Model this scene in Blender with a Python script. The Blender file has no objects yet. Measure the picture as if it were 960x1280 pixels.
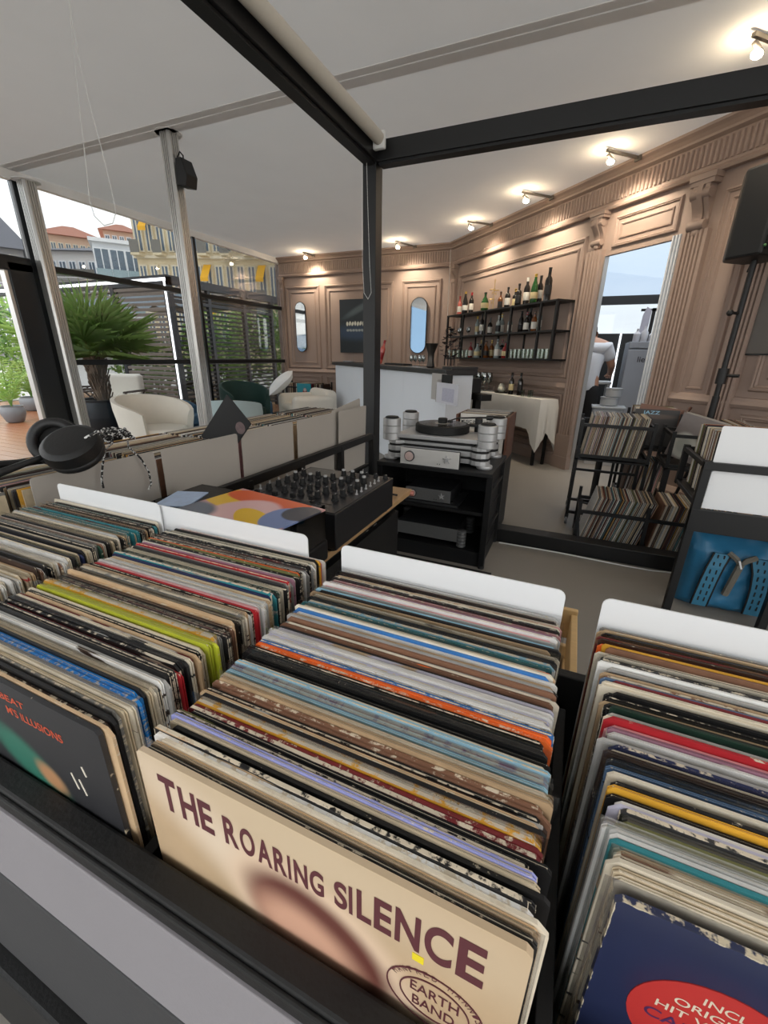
import bpy, bmesh, math, random
from math import sin, cos, pi, radians, sqrt
from mathutils import Vector, Matrix

random.seed(7)
SC = bpy.context.scene
COL = SC.collection
# ------------------------------------------------------------------ camera
CAM_H = 1.25
F_PX, PITCH, ROLL, YAW = 525.13, radians(20.4), radians(.906), radians(23.4)
def _axes():
    cp, sp = cos(PITCH), sin(PITCH)
    R, F, U = Vector((1, 0, 0)), Vector((0, cp, -sp)), Vector((0, sp, cp))
    R, U = cos(ROLL) * R + sin(ROLL) * U, -sin(ROLL) * R + cos(ROLL) * U
    M = Matrix(((cos(YAW), -sin(YAW), 0), (sin(YAW), cos(YAW), 0), (0, 0, 1)))
    return M @ R, M @ U, M @ F
CR, CU, CF = _axes()
CC = Vector((0, 0, CAM_H))
cam = bpy.data.cameras.new('camera')
cam.sensor_fit = 'HORIZONTAL'; cam.sensor_width = 36; cam.lens = F_PX / 960 * 36
cam.clip_start = .02; cam.clip_end = 500
camo = bpy.data.objects.new('camera', cam); COL.objects.link(camo)
camo.matrix_world = Matrix(((CR.x, CU.x, -CF.x, CC.x), (CR.y, CU.y, -CF.y, CC.y), (CR.z, CU.z, -CF.z, CC.z), (0, 0, 0, 1)))
SC.camera = camo
# pixel -> world helpers (a pixel gives a direction, the touched plane gives the distance)
def ray(x, y): return CF + CR * ((x - 480) / F_PX) - CU * ((y - 640) / F_PX)
def AX(x, y, X): d = ray(x, y); return CC + d * (X / d.x)
def AY(x, y, Y): d = ray(x, y); return CC + d * (Y / d.y)
def AZ(x, y, Z): d = ray(x, y); return CC + d * ((Z - CAM_H) / d.z)
WS = 5.485                                   # diagonal wall: X + Y = WS
def AD(x, y, S=WS): d = ray(x, y); return CC + d * (S / (d.x + d.y))

# ------------------------------------------------------------------ world, light, exposure
SC.view_settings.view_transform = 'Standard'; SC.view_settings.look = 'None'
SC.view_settings.gamma = 1; SC.view_settings.use_curve_mapping = False
SC.cycles.transparent_max_bounces = 32
SC.view_settings.exposure = .85
W = bpy.data.worlds.new('sky'); SC.world = W; W.use_nodes = True
nt = W.node_tree; nt.nodes.clear()
def N(t, typ, **kw):
    n = t.nodes.new(typ)
    for k, v in kw.items():
        if k in n.inputs: n.inputs[k].default_value = v
        else: setattr(n, k, v)
    return n
def lin(c):
    return tuple(((v / 255) / 12.92 if v / 255 <= .04045 else ((v / 255 + .055) / 1.055) ** 2.4) for v in c[:3]) + (1,)
tc = N(nt, 'ShaderNodeTexCoord'); sep = N(nt, 'ShaderNodeSeparateXYZ')
nt.links.new(tc.outputs['Generated'], sep.inputs[0])
rmp = N(nt, 'ShaderNodeValToRGB')
e = rmp.color_ramp.elements
e[0].position = 0; e[0].color = lin((214, 209, 202))
e[1].position = .75; e[1].color = lin((188, 200, 212))
k = e.new(.12); k.color = lin((236, 233, 228))
k = e.new(.36); k.color = lin((192, 211, 228))
nt.links.new(sep.outputs[2], rmp.inputs[0])
mp = N(nt, 'ShaderNodeMapping'); mp.inputs['Scale'].default_value = (1, 1, 3.2)
nz = N(nt, 'ShaderNodeTexNoise', Scale=2.6, Detail=6, Roughness=.6)
nt.links.new(tc.outputs['Generated'], mp.inputs[0]); nt.links.new(mp.outputs[0], nz.inputs['Vector'])
cr = N(nt, 'ShaderNodeValToRGB'); cr.color_ramp.elements[0].position = .40; cr.color_ramp.elements[1].position = .66
nt.links.new(nz.outputs['Fac'], cr.inputs[0])
mx = N(nt, 'ShaderNodeMix', data_type='RGBA'); mx.inputs[7].default_value = lin((245, 240, 233))
nt.links.new(cr.outputs[0], mx.inputs[0]); nt.links.new(rmp.outputs[0], mx.inputs[6])
bg = N(nt, 'ShaderNodeBackground', Strength=2.0); out = N(nt, 'ShaderNodeOutputWorld')
nt.links.new(mx.outputs[2], bg.inputs[0]); nt.links.new(bg.outputs[0], out.inputs[0])
def portal(name, loc, rot, sx, sy):
    l = bpy.data.lights.new(name, 'AREA'); l.shape = 'RECTANGLE'; l.size = sx; l.size_y = sy
    l.cycles.is_portal = True
    o = bpy.data.objects.new(name, l); COL.objects.link(o); o.location = loc; o.rotation_euler = rot
portal('portal_rear', (-.8, -3.0, 1.5), (radians(90), 0, 0), 9.4, 2.9)
portal('portal_side', (3.98, -.7, 1.5), (0, radians(90), 0), 2.8, 4.4)
portal('portal_facade', (-5.75, 2.3, 1.45), (0, radians(-90), 0), 2.8, 10.4)

# ------------------------------------------------------------------ materials
MATS = {}
def P(name, rgb, rough=.55, metal=0, var=.06, scale=12, bump=0, bscale=None, spec=.5, emit=None, estr=0, coat=0, stretch=None):
    if name in MATS: return MATS[name]
    m = bpy.data.materials.new(name); m.use_nodes = True; t = m.node_tree
    b = t.nodes['Principled BSDF']; c = lin(rgb)
    b.inputs['Roughness'].default_value = rough; b.inputs['Metallic'].default_value = metal
    b.inputs['Specular IOR Level'].default_value = spec
    if coat: b.inputs['Coat Weight'].default_value = coat
    co = N(t, 'ShaderNodeTexCoord'); src = co.outputs['Object']
    if stretch:
        mpn = N(t, 'ShaderNodeMapping'); mpn.inputs['Scale'].default_value = stretch
        t.links.new(src, mpn.inputs[0]); src = mpn.outputs[0]
    nz = N(t, 'ShaderNodeTexNoise', Scale=scale, Detail=5); t.links.new(src, nz.inputs['Vector'])
    mix = N(t, 'ShaderNodeMix', data_type='RGBA')
    mix.inputs[6].default_value = tuple(max(0, v * (1 - var)) for v in c[:3]) + (1,)
    mix.inputs[7].default_value = tuple(min(1, v * (1 + var)) for v in c[:3]) + (1,)
    t.links.new(nz.outputs['Fac'], mix.inputs[0]); t.links.new(mix.outputs[2], b.inputs['Base Color'])
    if bump:
        nb = N(t, 'ShaderNodeTexNoise', Scale=bscale or scale * 6, Detail=3); t.links.new(src, nb.inputs['Vector'])
        bn = N(t, 'ShaderNodeBump', Strength=bump, Distance=.004); t.links.new(nb.outputs['Fac'], bn.inputs['Height'])
        t.links.new(bn.outputs[0], b.inputs['Normal'])
    if emit:
        b.inputs['Emission Color'].default_value = lin(emit); b.inputs['Emission Strength'].default_value = estr
    MATS[name] = m; return m
def GLASS(name, tint, refl=.06, rough=.0):
    if name in MATS: return MATS[name]
    m = bpy.data.materials.new(name); m.use_nodes = True; t = m.node_tree; t.nodes.clear()
    tr = N(t, 'ShaderNodeBsdfTransparent'); tr.inputs[0].default_value = tint + (1,)
    gl = N(t, 'ShaderNodeBsdfGlossy'); gl.inputs['Roughness'].default_value = rough
    lw = N(t, 'ShaderNodeLayerWeight'); lw.inputs[0].default_value = .25
    mm = N(t, 'ShaderNodeMath', operation='MULTIPLY_ADD'); mm.inputs[1].default_value = .5; mm.inputs[2].default_value = refl
    mi = N(t, 'ShaderNodeMixShader'); o = N(t, 'ShaderNodeOutputMaterial')
    t.links.new(lw.outputs['Fresnel'], mm.inputs[0]); t.links.new(mm.outputs[0], mi.inputs[0])
    t.links.new(tr.outputs[0], mi.inputs[1]); t.links.new(gl.outputs[0], mi.inputs[2]); t.links.new(mi.outputs[0], o.inputs[0])
    MATS[name] = m; return m

M_black = P('black_powder_coat', (11, 11, 12), .48, 0, .1, 30, .1)
M_blackboard = P('black_painted_board', (13, 13, 14), .55, 0, .12, 9, .15, 160)
M_white = P('white_card', (236, 237, 238), .55, 0, .02, 4)
M_shadegrey = P('shade_grey_card', (170, 164, 156), .6, 0, .05, 5)  # white card greyed to stand for shade on the side bin
M_ceil = P('stretched_ceiling_fabric', (240, 238, 235), .85, 0, .03, 3, .1, 300)
def translucent(m, amount, col=(.96, .95, .93, 1)):
    """thin fabric: part of the daylight falling on the far side glows through"""
    t = m.node_tree; b = t.nodes['Principled BSDF']; o = t.nodes['Material Output']; tr = N(t, 'ShaderNodeBsdfTranslucent'); tr.inputs[0].default_value = col
    mi = N(t, 'ShaderNodeMixShader'); mi.inputs[0].default_value = amount
    t.links.new(b.outputs[0], mi.inputs[1]); t.links.new(tr.outputs[0], mi.inputs[2]); t.links.new(mi.outputs[0], o.inputs[0])
translucent(M_ceil, .045)  # translucency added so daylight brightens the ceiling
M_floor = P('taupe_vinyl_floor', (136, 130, 122), .5, 0, .07, 2.2, .08, 40)
M_wall = P('dusty_pink_wall_paint', (156, 135, 123), .62, 0, .05, 5)
M_alu = P('brushed_aluminium', (196, 194, 190), .34, .85, .06, 18, stretch=(8, 8, .6))
M_steel = P('satin_silver', (188, 188, 188), .48, .55, .04, 20)
M_darkmetal = P('dark_grey_metal', (70, 71, 73), .4, .6, .06, 20)
M_rubber = P('matt_black_rubber', (18, 18, 18), .7, 0, .1, 30)
M_wood = P('oak_board', (172, 138, 98), .5, 0, .16, 9, .15, 60, stretch=(14, 1, 14))
M_pine = P('pale_pine', (205, 170, 118), .55, 0, .14, 8, .1, 50, stretch=(1, 12, 12))
M_glass = GLASS('tinted_window_glass', (.66, .67, .675), .012)  # tint added to dim the outdoors against the room
M_clear = GLASS('clear_drinking_glass', (.80, .84, .83), .22)
M_plexi = GLASS('smoked_acrylic', (.42, .43, .45), .07)
M_film = GLASS('clear_plastic_film', (.97, .97, .97), .03, .12)
M_mirror = P('mirror_silver', (225, 230, 232), .03, 1, 0)

# ------------------------------------------------------------------ mesh builder
class MB:
    def __init__(s): s.v, s.f, s.m, s.c = [], [], [], []
    def add(s, vs, fs, mi=0, col=None, M=None):
        o = len(s.v)
        s.v += [tuple(M @ Vector(p)) if M else tuple(p) for p in vs]
        s.f += [tuple(i + o for i in f) for f in fs]; s.m += [mi] * len(fs); s.c += [col] * len(fs)
        return s
    def box(s, x0, x1, y0, y1, z0, z1, mi=0, col=None, M=None):
        v = [(x, y, z) for z in (z0, z1) for y in (y0, y1) for x in (x0, x1)]
        return s.add(v, [(0, 2, 3, 1), (4, 5, 7, 6), (0, 1, 5, 4), (2, 6, 7, 3), (0, 4, 6, 2), (1, 3, 7, 5)], mi, col, M)
    def cyl(s, p0, p1, r0, r1=None, n=14, mi=0, caps=True, col=None):
        r1 = r0 if r1 is None else r1
        p0, p1 = Vector(p0), Vector(p1); d = (p1 - p0).normalized()
        a = d.orthogonal().normalized(); b = d.cross(a)
        v = []
        for p, r in ((p0, r0), (p1, r1)):
            v += [p + (a * cos(2 * pi * i / n) + b * sin(2 * pi * i / n)) * r for i in range(n)]
        f = [(i, (i + 1) % n, n + (i + 1) % n, n + i) for i in range(n)]
        if caps: f += [tuple(range(n))[::-1], tuple(range(n, 2 * n))]
        return s.add(v, f, mi, col)
    def lathe(s, prof, n=16, c=(0, 0, 0), mi=0, col=None):
        v, f = [], []
        for r, z in prof:
            v += [(c[0] + r * cos(2 * pi * i / n), c[1] + r * sin(2 * pi * i / n), c[2] + z) for i in range(n)]
        for k in range(len(prof) - 1):
            for i in range(n):
                j = (i + 1) % n; f.append((k * n + i, k * n + j, (k + 1) * n + j, (k + 1) * n + i))
        f += [tuple(range(n))[::-1], tuple(range((len(prof) - 1) * n, len(prof) * n))]
        return s.add(v, f, mi, col)
    def tube(s, pts, r, n=8, mi=0, closed=False):
        pts = [Vector(p) for p in pts]; v, f = [], []; L = len(pts); a = None
        for i, p in enumerate(pts):
            d = (pts[(i + 1) % L] - pts[i - 1]) if closed else (pts[min(i + 1, L - 1)] - pts[max(i - 1, 0)])
            d.normalize()
            a = d.orthogonal().normalized() if a is None else (a - d * a.dot(d)).normalized()
            b = d.cross(a); rr = r[i] if isinstance(r, (list, tuple)) else r
            v += [p + (a * cos(2 * pi * k / n) + b * sin(2 * pi * k / n)) * rr for k in range(n)]
        for i in range(L if closed else L - 1):
            j = (i + 1) % L
            f += [(i * n + k, i * n + (k + 1) % n, j * n + (k + 1) % n, j * n + k) for k in range(n)]
        if not closed: f += [tuple(range(n))[::-1], tuple(range((L - 1) * n, L * n))]
        return s.add(v, f, mi)
    def prism(s, poly, a, b, axis='x', mi=0, col=None, M=None):
        n = len(poly)
        mk = {'x': lambda t, p: (t, p[0], p[1]), 'y': lambda t, p: (p[0], t, p[1]), 'z': lambda t, p: (p[0], p[1], t)}[axis]
        v = [mk(a, p) for p in poly] + [mk(b, p) for p in poly]
        f = [(i, (i + 1) % n, n + (i + 1) % n, n + i) for i in range(n)] + [tuple(range(n))[::-1], tuple(range(n, 2 * n))]
        return s.add(v, f, mi, col, M)
    def ball(s, c, r, n=12, mi=0, sz=1, M=None):
        rx, ry, rz = r if isinstance(r, tuple) else (r, r, r * sz); v, f = [], []; h = n // 2
        for i in range(h + 1):
            t = pi * i / h
            v += [(c[0] + rx * sin(t) * cos(2 * pi * k / n), c[1] + ry * sin(t) * sin(2 * pi * k / n), c[2] + rz * cos(t)) for k in range(n)]
        for i in range(h):
            f += [(i * n + k, i * n + (k + 1) % n, (i + 1) * n + (k + 1) % n, (i + 1) * n + k) for k in range(n)]
        return s.add(v, f, mi, None, M)
    def mesh(s, name, mats, smooth=False, recalc=True):
        me = bpy.data.meshes.new(name); me.from_pydata(s.v, [], s.f)
        for m in (mats if isinstance(mats, (list, tuple)) else [mats]): me.materials.append(m)
        if any(s.m): me.polygons.foreach_set('material_index', s.m)
        if any(c is not None for c in s.c):
            at = me.color_attributes.new('tone', 'FLOAT_COLOR', 'CORNER'); d = []
            for p, c in zip(me.polygons, s.c): d += list(c or (1, 1, 1, 1)) * p.loop_total
            at.data.foreach_set('color', d)
        if recalc:
            bm = bmesh.new(); bm.from_mesh(me); bmesh.ops.remove_doubles(bm, verts=bm.verts, dist=1e-6) if smooth else None
            bmesh.ops.recalc_face_normals(bm, faces=bm.faces); bm.to_mesh(me); bm.free()
        if smooth:
            me.polygons.foreach_set('use_smooth', [True] * len(me.polygons)); me.set_sharp_from_angle(angle=radians(38))
        me.update(); return me
    def build(s, name, mats, parent=None, loc=(0, 0, 0), rz=0, smooth=False, bev=0, seg=2, sub=0):
        o = bpy.data.objects.new(name, s.mesh(name, mats, smooth)); return link(o, parent, loc, rz, bev, seg, sub)
def link(o, parent=None, loc=(0, 0, 0), rz=0, bev=0, seg=2, sub=0):
    COL.objects.link(o); o.parent = parent; o.location = loc; o.rotation_euler[2] = rz
    if bev:
        m = o.modifiers.new('bevel', 'BEVEL'); m.width = bev; m.segments = seg; m.limit_method = 'ANGLE'
    if sub:
        m = o.modifiers.new('sub', 'SUBSURF'); m.levels = m.render_levels = sub
    return o
def tag(o, label, cat, group=None, kind=None):
    o['label'] = label; o['category'] = cat
    if group: o['group'] = group
    if kind: o['kind'] = kind
    return o
def thing(name, label, cat, loc=(0, 0, 0), rz=0, group=None):
    o = bpy.data.objects.new(name, None); COL.objects.link(o); o.empty_display_size = .05
    o.location = loc; o.rotation_euler[2] = rz; return tag(o, label, cat, group)
def struct(o, label=None, cat=None):
    o['kind'] = 'structure'
    if label: o['label'] = label
    if cat: o['category'] = cat
    return o
def inst(name, me, parent=None, loc=(0, 0, 0), rot=(0, 0, 0), scale=None):
    o = bpy.data.objects.new(name, me); COL.objects.link(o); o.parent = parent; o.location = loc; o.rotation_euler = rot
    if scale: o.scale = scale
    return o
def copy_tree(o, parent=None):
    c = o.copy(); COL.objects.link(c); c.parent = parent
    for ch in list(o.children): copy_tree(ch, c)
    return c
def bx(name, mat, parent, x0, x1, y0, y1, z0, z1, bev=0): return MB().box(x0, x1, y0, y1, z0, z1).build(name, mat, parent, bev=bev)
def text(name, body, mat, parent, loc, rot, width, height, extrude=.0003, bold=0.0, shear=0):
    cu = bpy.data.curves.new(name, 'FONT'); cu.body = body; cu.size = 1; cu.extrude = 0; cu.offset = bold; cu.shear = shear
    tmp = bpy.data.objects.new(name, cu); me = bpy.data.meshes.new_from_object(tmp)
    bpy.data.objects.remove(tmp); bpy.data.curves.remove(cu)
    xs = [v.co.x for v in me.vertices]; ys = [v.co.y for v in me.vertices]
    sx = width / max(1e-6, max(xs) - min(xs)); sy = height / max(1e-6, max(ys) - min(ys)) if height else sx
    x0, y0 = min(xs), min(ys)
    for v in me.vertices: v.co = ((v.co.x - x0) * sx, (v.co.y - y0) * sy, extrude)
    me.materials.append(mat); o = bpy.data.objects.new(name, me); COL.objects.link(o)
    o.parent = parent; o.location = loc; o.rotation_euler = rot; return o
# ================================================================== THE SETTING
XF, YB, ZC = -5.56, 7.6, 2.95
CX = WS - YB                                  # corner of the back wall and the diagonal wall
RT2 = sqrt(2)
def U(X): return (X - CX) * RT2               # distance along the diagonal wall from that corner
struct(MB().prism([(XF - .1, -3.1), (5.0, -3.1), (5.0, .6), (3.9, 1.6), (CX + .2, YB + .2), (XF - .1, YB + .2)], -.12, 0, 'z').build('floor', M_floor), 'taupe grey vinyl floor of the record shop', 'floor')
struct(MB().add([(XF - .04, -3.1, ZC), (5.0, -3.1, ZC), (5.0, .6, ZC), (CX + .2, YB + .2, ZC), (XF - .04, YB + .2, ZC)], [(4, 3, 2, 1, 0)]).build('ceiling', M_ceil), 'off-white stretched ceiling', 'ceiling')
M_joint = P('ceiling_joint_strip', (226, 222, 219), .8, 0, .06, 6); translucent(M_joint, .3)
m = MB(); m.box(XF, 3.2, 3.10, 3.16, ZC - .004, ZC + .001); m.box(XF, 3.2, 3.17, 3.26, ZC - .006, ZC + .001)
struct(m.build('trim_1', M_joint), 'flat joint strip running across the white ceiling', 'trim')
struct(MB().box(XF - .035, XF + .025, -3.1, YB, ZC - .09, ZC - .001).build('trim_2', M_ceil), 'white edge trim of the ceiling above the glass front', 'trim')
def floor_tape(): pass
# ---- dusty pink panelled walls
def ring(m, x0, x1, z0, z1, w, d, y=0, mi=0):
    """mitred moulding frame in the local xz plane standing proud towards -y"""
    prof = [(0, 0), (.25, .9), (.5, 1), (.62, .55), (.8, .7), (1, .25), (1, 0)]
    L = []
    for t, h in prof:
        k = t * w; L.append([(x0 + k, y - h * d, z0 + k), (x1 - k, y - h * d, z0 + k), (x1 - k, y - h * d, z1 - k), (x0 + k, y - h * d, z1 - k)])
    vs = [p for q in L for p in q]; fs = []
    for i in range(len(L) - 1):
        fs += [(i * 4 + k, i * 4 + (k + 1) % 4, (i + 1) * 4 + (k + 1) % 4, (i + 1) * 4 + k) for k in range(4)]
    return m.add(vs, fs, mi)
def moulding(parent, x0, x1, z0, z1, w=.05, d=.028, double=True):
    m = MB(); ring(m, x0, x1, z0, z1, w, d)
    if double: ring(m, x0 + w * 1.9, x1 - w * 1.9, z0 + w * 1.9, z1 - w * 1.9, w * .6, d * .6)
    return m.build('panel_moulding', M_wall, parent)
def pilaster(parent, x0, x1, z0, z1, flutes=4, d=.05):
    w = x1 - x0; e = w * .1; p = [(x0, 0), (x0, -d)]; fw = (w - 2 * e) / flutes
    for i in range(flutes):
        a = x0 + e + i * fw; p += [(a + fw * .26, -d), (a + fw * .36, -d + .02), (a + fw * .64, -d + .02), (a + fw * .74, -d)]
    p += [(x1, -d), (x1, 0)]
    m = MB(); m.prism(p, z0 + .3, z1, 'z'); m.box(x0 - .008, x1 + .008, -d - .012, 0, 0, z0 + .3); m.box(x0 - .02, x1 + .02, -d - .022, 0, 0, .14)
    return m.build('pilaster', M_wall, parent)
def capital(parent, xc, w, z0, z1, d=.095):
    """scrolled corbel: abacus, S-curved ribbed body and a small volute below"""
    m = MB(); h = z1 - z0
    m.box(xc - w * .62, xc + w * .62, -d, 0, z1 - h * .09, z1); m.box(xc - w * .56, xc + w * .56, -d * .92, 0, z1 - h * .17, z1 - h * .09)
    prof = []
    for i in range(13):
        t = i / 12; prof.append((-d * (.86 - .62 * t + .16 * sin(t * 2 * pi)), z1 - h * (.17 + .63 * t)))
    for k in range(3):
        a = xc - w * .42 + k * w * .28
        m.prism([(0, z1 - h * .17)] + [(y - (.012 if k == 1 else 0), z) for y, z in prof] + [(0, z1 - h * .8)], a + w * .02, a + w * .26, 'x')
    m.cyl((xc - w * .46, -d * .62, z1 - h * .3), (xc + w * .46, -d * .62, z1 - h * .3), h * .09, n=12)
    m.cyl((xc - w * .4, -d * .38, z1 - h * .8), (xc + w * .4, -d * .38, z1 - h * .8), h * .085, n=12)
    m.ball((xc, -d * .3, z0 + h * .09), (w * .26, d * .3, h * .09), 10)
    return m.build('capital', M_wall, parent, smooth=True)
def cornice(parent, x0, x1, z0=2.63, z1=ZC):
    prof = [(0, z0), (-.05, z0), (-.06, z0 + .02), (-.035, z0 + .045), (-.035, z0 + .23), (-.075, z0 + .245), (-.075, z0 + .262), (-.10, z0 + .285), (-.13, z0 + .30), (-.13, z1), (0, z1)]
    MB().prism(prof, x0, x1, 'x').build('cornice', M_wall, parent)
    m = MB(); n = int((x1 - x0) / .042)
    for i in range(n):
        a = x0 + .01 + i * .042
        m.prism([(a, -.034), (a + .004, -.047), (a + .018, -.052), (a + .024, -.047), (a + .028, -.034)], z0 + .065, z0 + .215, 'z')
    m.build('frieze_flutes', M_wall, parent)
def rails(parent, x0, x1):
    MB().prism([(0, .90), (-.03, .905), (-.045, .93), (-.03, .955), (-.02, .98), (0, .985)], x0, x1, 'x').build('chair_rail', M_wall, parent)
    MB().prism([(0, 0), (-.05, 0), (-.05, .11), (-.035, .13), (-.02, .15), (0, .155)], x0, x1, 'x').build('baseboard', M_wall, parent)
# back wall (faces -Y); local frame: x = world X
wb = struct(MB().box(XF - .1, CX + .1, 0, .12, 0, ZC).build('wall_back', M_wall, None, (0, YB, 0)), 'dusty pink panelled back wall with fluted cornice', 'wall')
for a, b in ((-5.44, -4.68), (-4.58, -3.17), (-3.02, -2.30)):
    moulding(wb, a, b, .99, 2.47); moulding(wb, a, b, .2, .86)
cornice(wb, XF, CX); rails(wb, XF, CX)
pilaster(wb, -5.55, -5.47, .1, 2.5, 2); capital(wb, -5.51, .09, 2.38, 2.63, .08)
# diagonal wall; local x runs along the wall from the corner towards the door, local -y into the room
wd = bpy.data.objects.new('wall_right', None); COL.objects.link(wd); wd.location = (CX, YB, 0); wd.rotation_euler[2] = radians(-45)
struct(wd, 'dusty pink panelled diagonal wall with the bar shelf and a doorway', 'wall')
DU0, DU1, DZ = U(.075), U(.64), 2.235
UE = 8.6
bx('wall_panel', M_wall, wd, -.1, DU0, 0, .045, 0, ZC); bx('wall_panel', M_wall, wd, DU0, DU1, 0, .045, DZ, ZC); bx('wall_panel', M_wall, wd, DU1, UE, 0, .045, 0, ZC)
cornice(wd, 0, UE); rails(wd, 0, DU0 - .02); rails(wd, DU1 + .2, UE)
moulding(wd, .22, 2.83, 1.03, 2.47); moulding(wd, .22, 1.45, .2, .86); moulding(wd, 1.55, 2.83, .2, .86)
moulding(wd, DU0 + .06, DU1 - .06, 2.29, 2.56, .035, .02)
pilaster(wd, .02, .15, .1, 2.4, 3); capital(wd, .085, .13, 2.34, 2.63)
pilaster(wd, 2.88, DU0 - .015, .1, 2.3, 4); capital(wd, (2.88 + DU0) / 2, .15, 2.30, 2.63)
pilaster(wd, DU1 + .03, DU1 + .24, .1, 2.25, 5); capital(wd, DU1 + .13, .17, 2.20, 2.63)
moulding(wd, DU1 + .28, DU1 + .56, .95, 2.5, .035, .022)
pilaster(wd, DU1 + .6, DU1 + .76, .1, 2.25, 4); capital(wd, DU1 + .68, .16, 2.25, 2.63)
moulding(wd, DU1 + .84, DU1 + 1.9, 1.03, 2.47); moulding(wd, DU1 + .84, DU1 + 1.9, .2, .86)
# door frame of aluminium profiles
dr = struct(MB().box(DU1 - .07, DU1 + .03, -.03, .16, 0, DZ + .02).build('door_1', P('door_frame_aluminium', (178, 182, 188), .3, .7, .05), wd), 'aluminium door frame profile', None)
m = MB()
for i in range(3): m.box(DU1 - .062 + i * .03, DU1 - .05 + i * .03, -.042, -.03, 0, DZ + .02)
m.build('frame_rib', P('white_profile_edge', (225, 228, 232), .35, .3, .03), dr)
bx('frame_rib', M_alu, dr, DU0 - .012, DU0 + .004, -.005, .05, 0, DZ)
# right side opened to let in daylight, posts out of view
for i, y in enumerate((-2.95, -.7, 1.55)): struct(MB().box(3.9, 3.98, y - .04, y + .04, 0, ZC).build(f'window_{i + 20}', P('black_window_frame', (30, 32, 34), .35, .3, .08)), 'black post of the open side front', 'window')
# ---- free-standing black steel frame: post, two head beams, floor beam
FY, FX = 2.93, -1.37
p0, p1 = AY(453.5, 330, FY - .05), AY(471.3, 330, FY - .05)
fr = struct(MB().box(p0.x, p1.x - .012, FY - .05, FY + .05, 0, 2.37).build('steel_frame', M_black, bev=.004), 'black steel portal frame between shop and bar', 'frame')
FPX = (p0.x + p1.x) / 2
bx('head_beam', M_black, fr, p0.x, 3.45, FY - .05, FY + .05, 2.37, 2.475, .004)
bx('head_beam', M_black, fr, p0.x, p1.x, -2.6, FY - .05, 2.37, 2.475, .004)
bx('beam_lip', M_black, fr, p1.x, 3.45, FY - .035, FY + .035, 2.355, 2.372)
bx('beam_lip', M_black, fr, p0.x + .02, p1.x - .02, -2.6, FY - .05, 2.355, 2.372)
bx('floor_beam', M_black, fr, p0.x, 3.45, FY - .045, FY + .065, 0, .10, .004)
# roller blind fixed on the shop side of the left head beam
rb = thing('roller_blind', 'rolled-up beige roller blind along the black head beam', 'blind', (p1.x, 0, 0))
MB().cyl((.04, 1.15, 2.45), (.04, 2.80, 2.45), .034, n=16).build('roller', P('beige_blind_fabric', (196, 189, 176), .7, 0, .05, 40), rb, smooth=True)
MB().cyl((.04, -.8, 2.45), (.04, 1.11, 2.45), .034, n=16).build('roller', MATS['beige_blind_fabric'], rb, smooth=True)
for y in (2.80, 1.09): MB().box(0, .075, y, y + .035, 2.40, 2.487).build('bracket', P('white_plastic', (225, 224, 220), .4), rb, bev=.008)
def beads(pts, r, step, name, mat, parent):
    m = MB(); d = 0; P0 = [Vector(p) for p in pts]
    m.tube(P0, r * .35, 5)
    for a, b in zip(P0, P0[1:]):
        L = (b - a).length; t = d
        while t < L: m.ball(a + (b - a) * (t / L), r, 6); t += step
        d = t - L
    return m.build(name, mat, parent, smooth=True)
def loop(pxs, Y): return [AY(x, y, Y) for x, y in pxs]
tag(beads(loop(((452, 172), (452.5, 250), (453, 330), (455, 366), (460, 374), (464, 366), (462, 330), (459.5, 250), (457.5, 172)), FY - .09), .0022, .006, 'blind_chain', MATS['white_plastic'], None), 'white bead chain loop hanging beside the black corner post', 'chain')
tag(beads(loop(((84, -20), (92, 60), (100, 140), (108, 210), (112, 250), (118, 270), (130, 282), (141, 279), (145, 265), (141, 245), (128, 190), (112, 130), (100, 80), (90, 20), (84, -20)), 2.0), .0032, .008, 'blind_chain', MATS['white_plastic'], None), 'long white bead chain loop hanging before the glass front', 'chain')
c0, c1 = AD(563.5, 312, 5.2), AD(557, 440, 5.2)
tag(beads([c0, (c0 + c1) / 2, c1], .0055, .014, 'blind_chain', MATS['white_plastic'], None), 'thin white bead cord hanging in the wall corner by the shelf', 'chain')
# ---- aluminium exhibition posts
def alu_post(name, label, loc, z1, w=.112, rz=0):
    t = thing(name, label, 'post', loc, rz)
    h = w / 2; p = []
    for k in range(4):
        a = k * pi / 2
        for x, y in ((h, -h * .72), (h, -h * .42), (h * .8, -h * .42), (h * .8, -h * .3), (h, -h * .3), (h, -h * .06), (h * .8, -h * .06), (h * .8, h * .06), (h, h * .06), (h, h * .3), (h * .8, h * .3), (h * .8, h * .42), (h, h * .42), (h, h * .72), (h * .72, h)):
            p.append((x * cos(a) - y * sin(a), x * sin(a) + y * cos(a)))
    MB().prism(p, 0.012, z1, 'z').build('profile', M_alu, t)
    MB().box(-w * .8, w * .8, -w * .8, w * .8, 0, .012).build('foot_plate', M_alu, t)
    MB().lathe([(w * .95, 0), (w * .95, .006)], 20, (0, 0, z1 - .006)).build('ceiling_collar', M_ceil, t)
    return t
alu_post('aluminium_post', 'free-standing grooved aluminium post holding a small speaker', (-3.40, 3.25, 0), ZC)
alu_post('aluminium_post', 'grooved aluminium post at the edge of the black glass door', (XF + .13, 3.26, 0), ZC - .09, .13)
hs = thing('hanging_speaker', 'small black speaker hanging from the aluminium post', 'speaker', (-3.272, 3.25, 2.66))
MB().prism([(-.055, -.09), (.05, -.11), (.075, -.03), (.03, .09), (-.03, .09)], -.06, .06, 'y').build('cabinet', M_black, hs, bev=.006)
MB().tube([(-.05, 0, .06), (-.06, 0, .12), (-.03, 0, .15), (0, 0, .12), (0, 0, .085)], .006, 6).build('bracket', M_black, hs)
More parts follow.
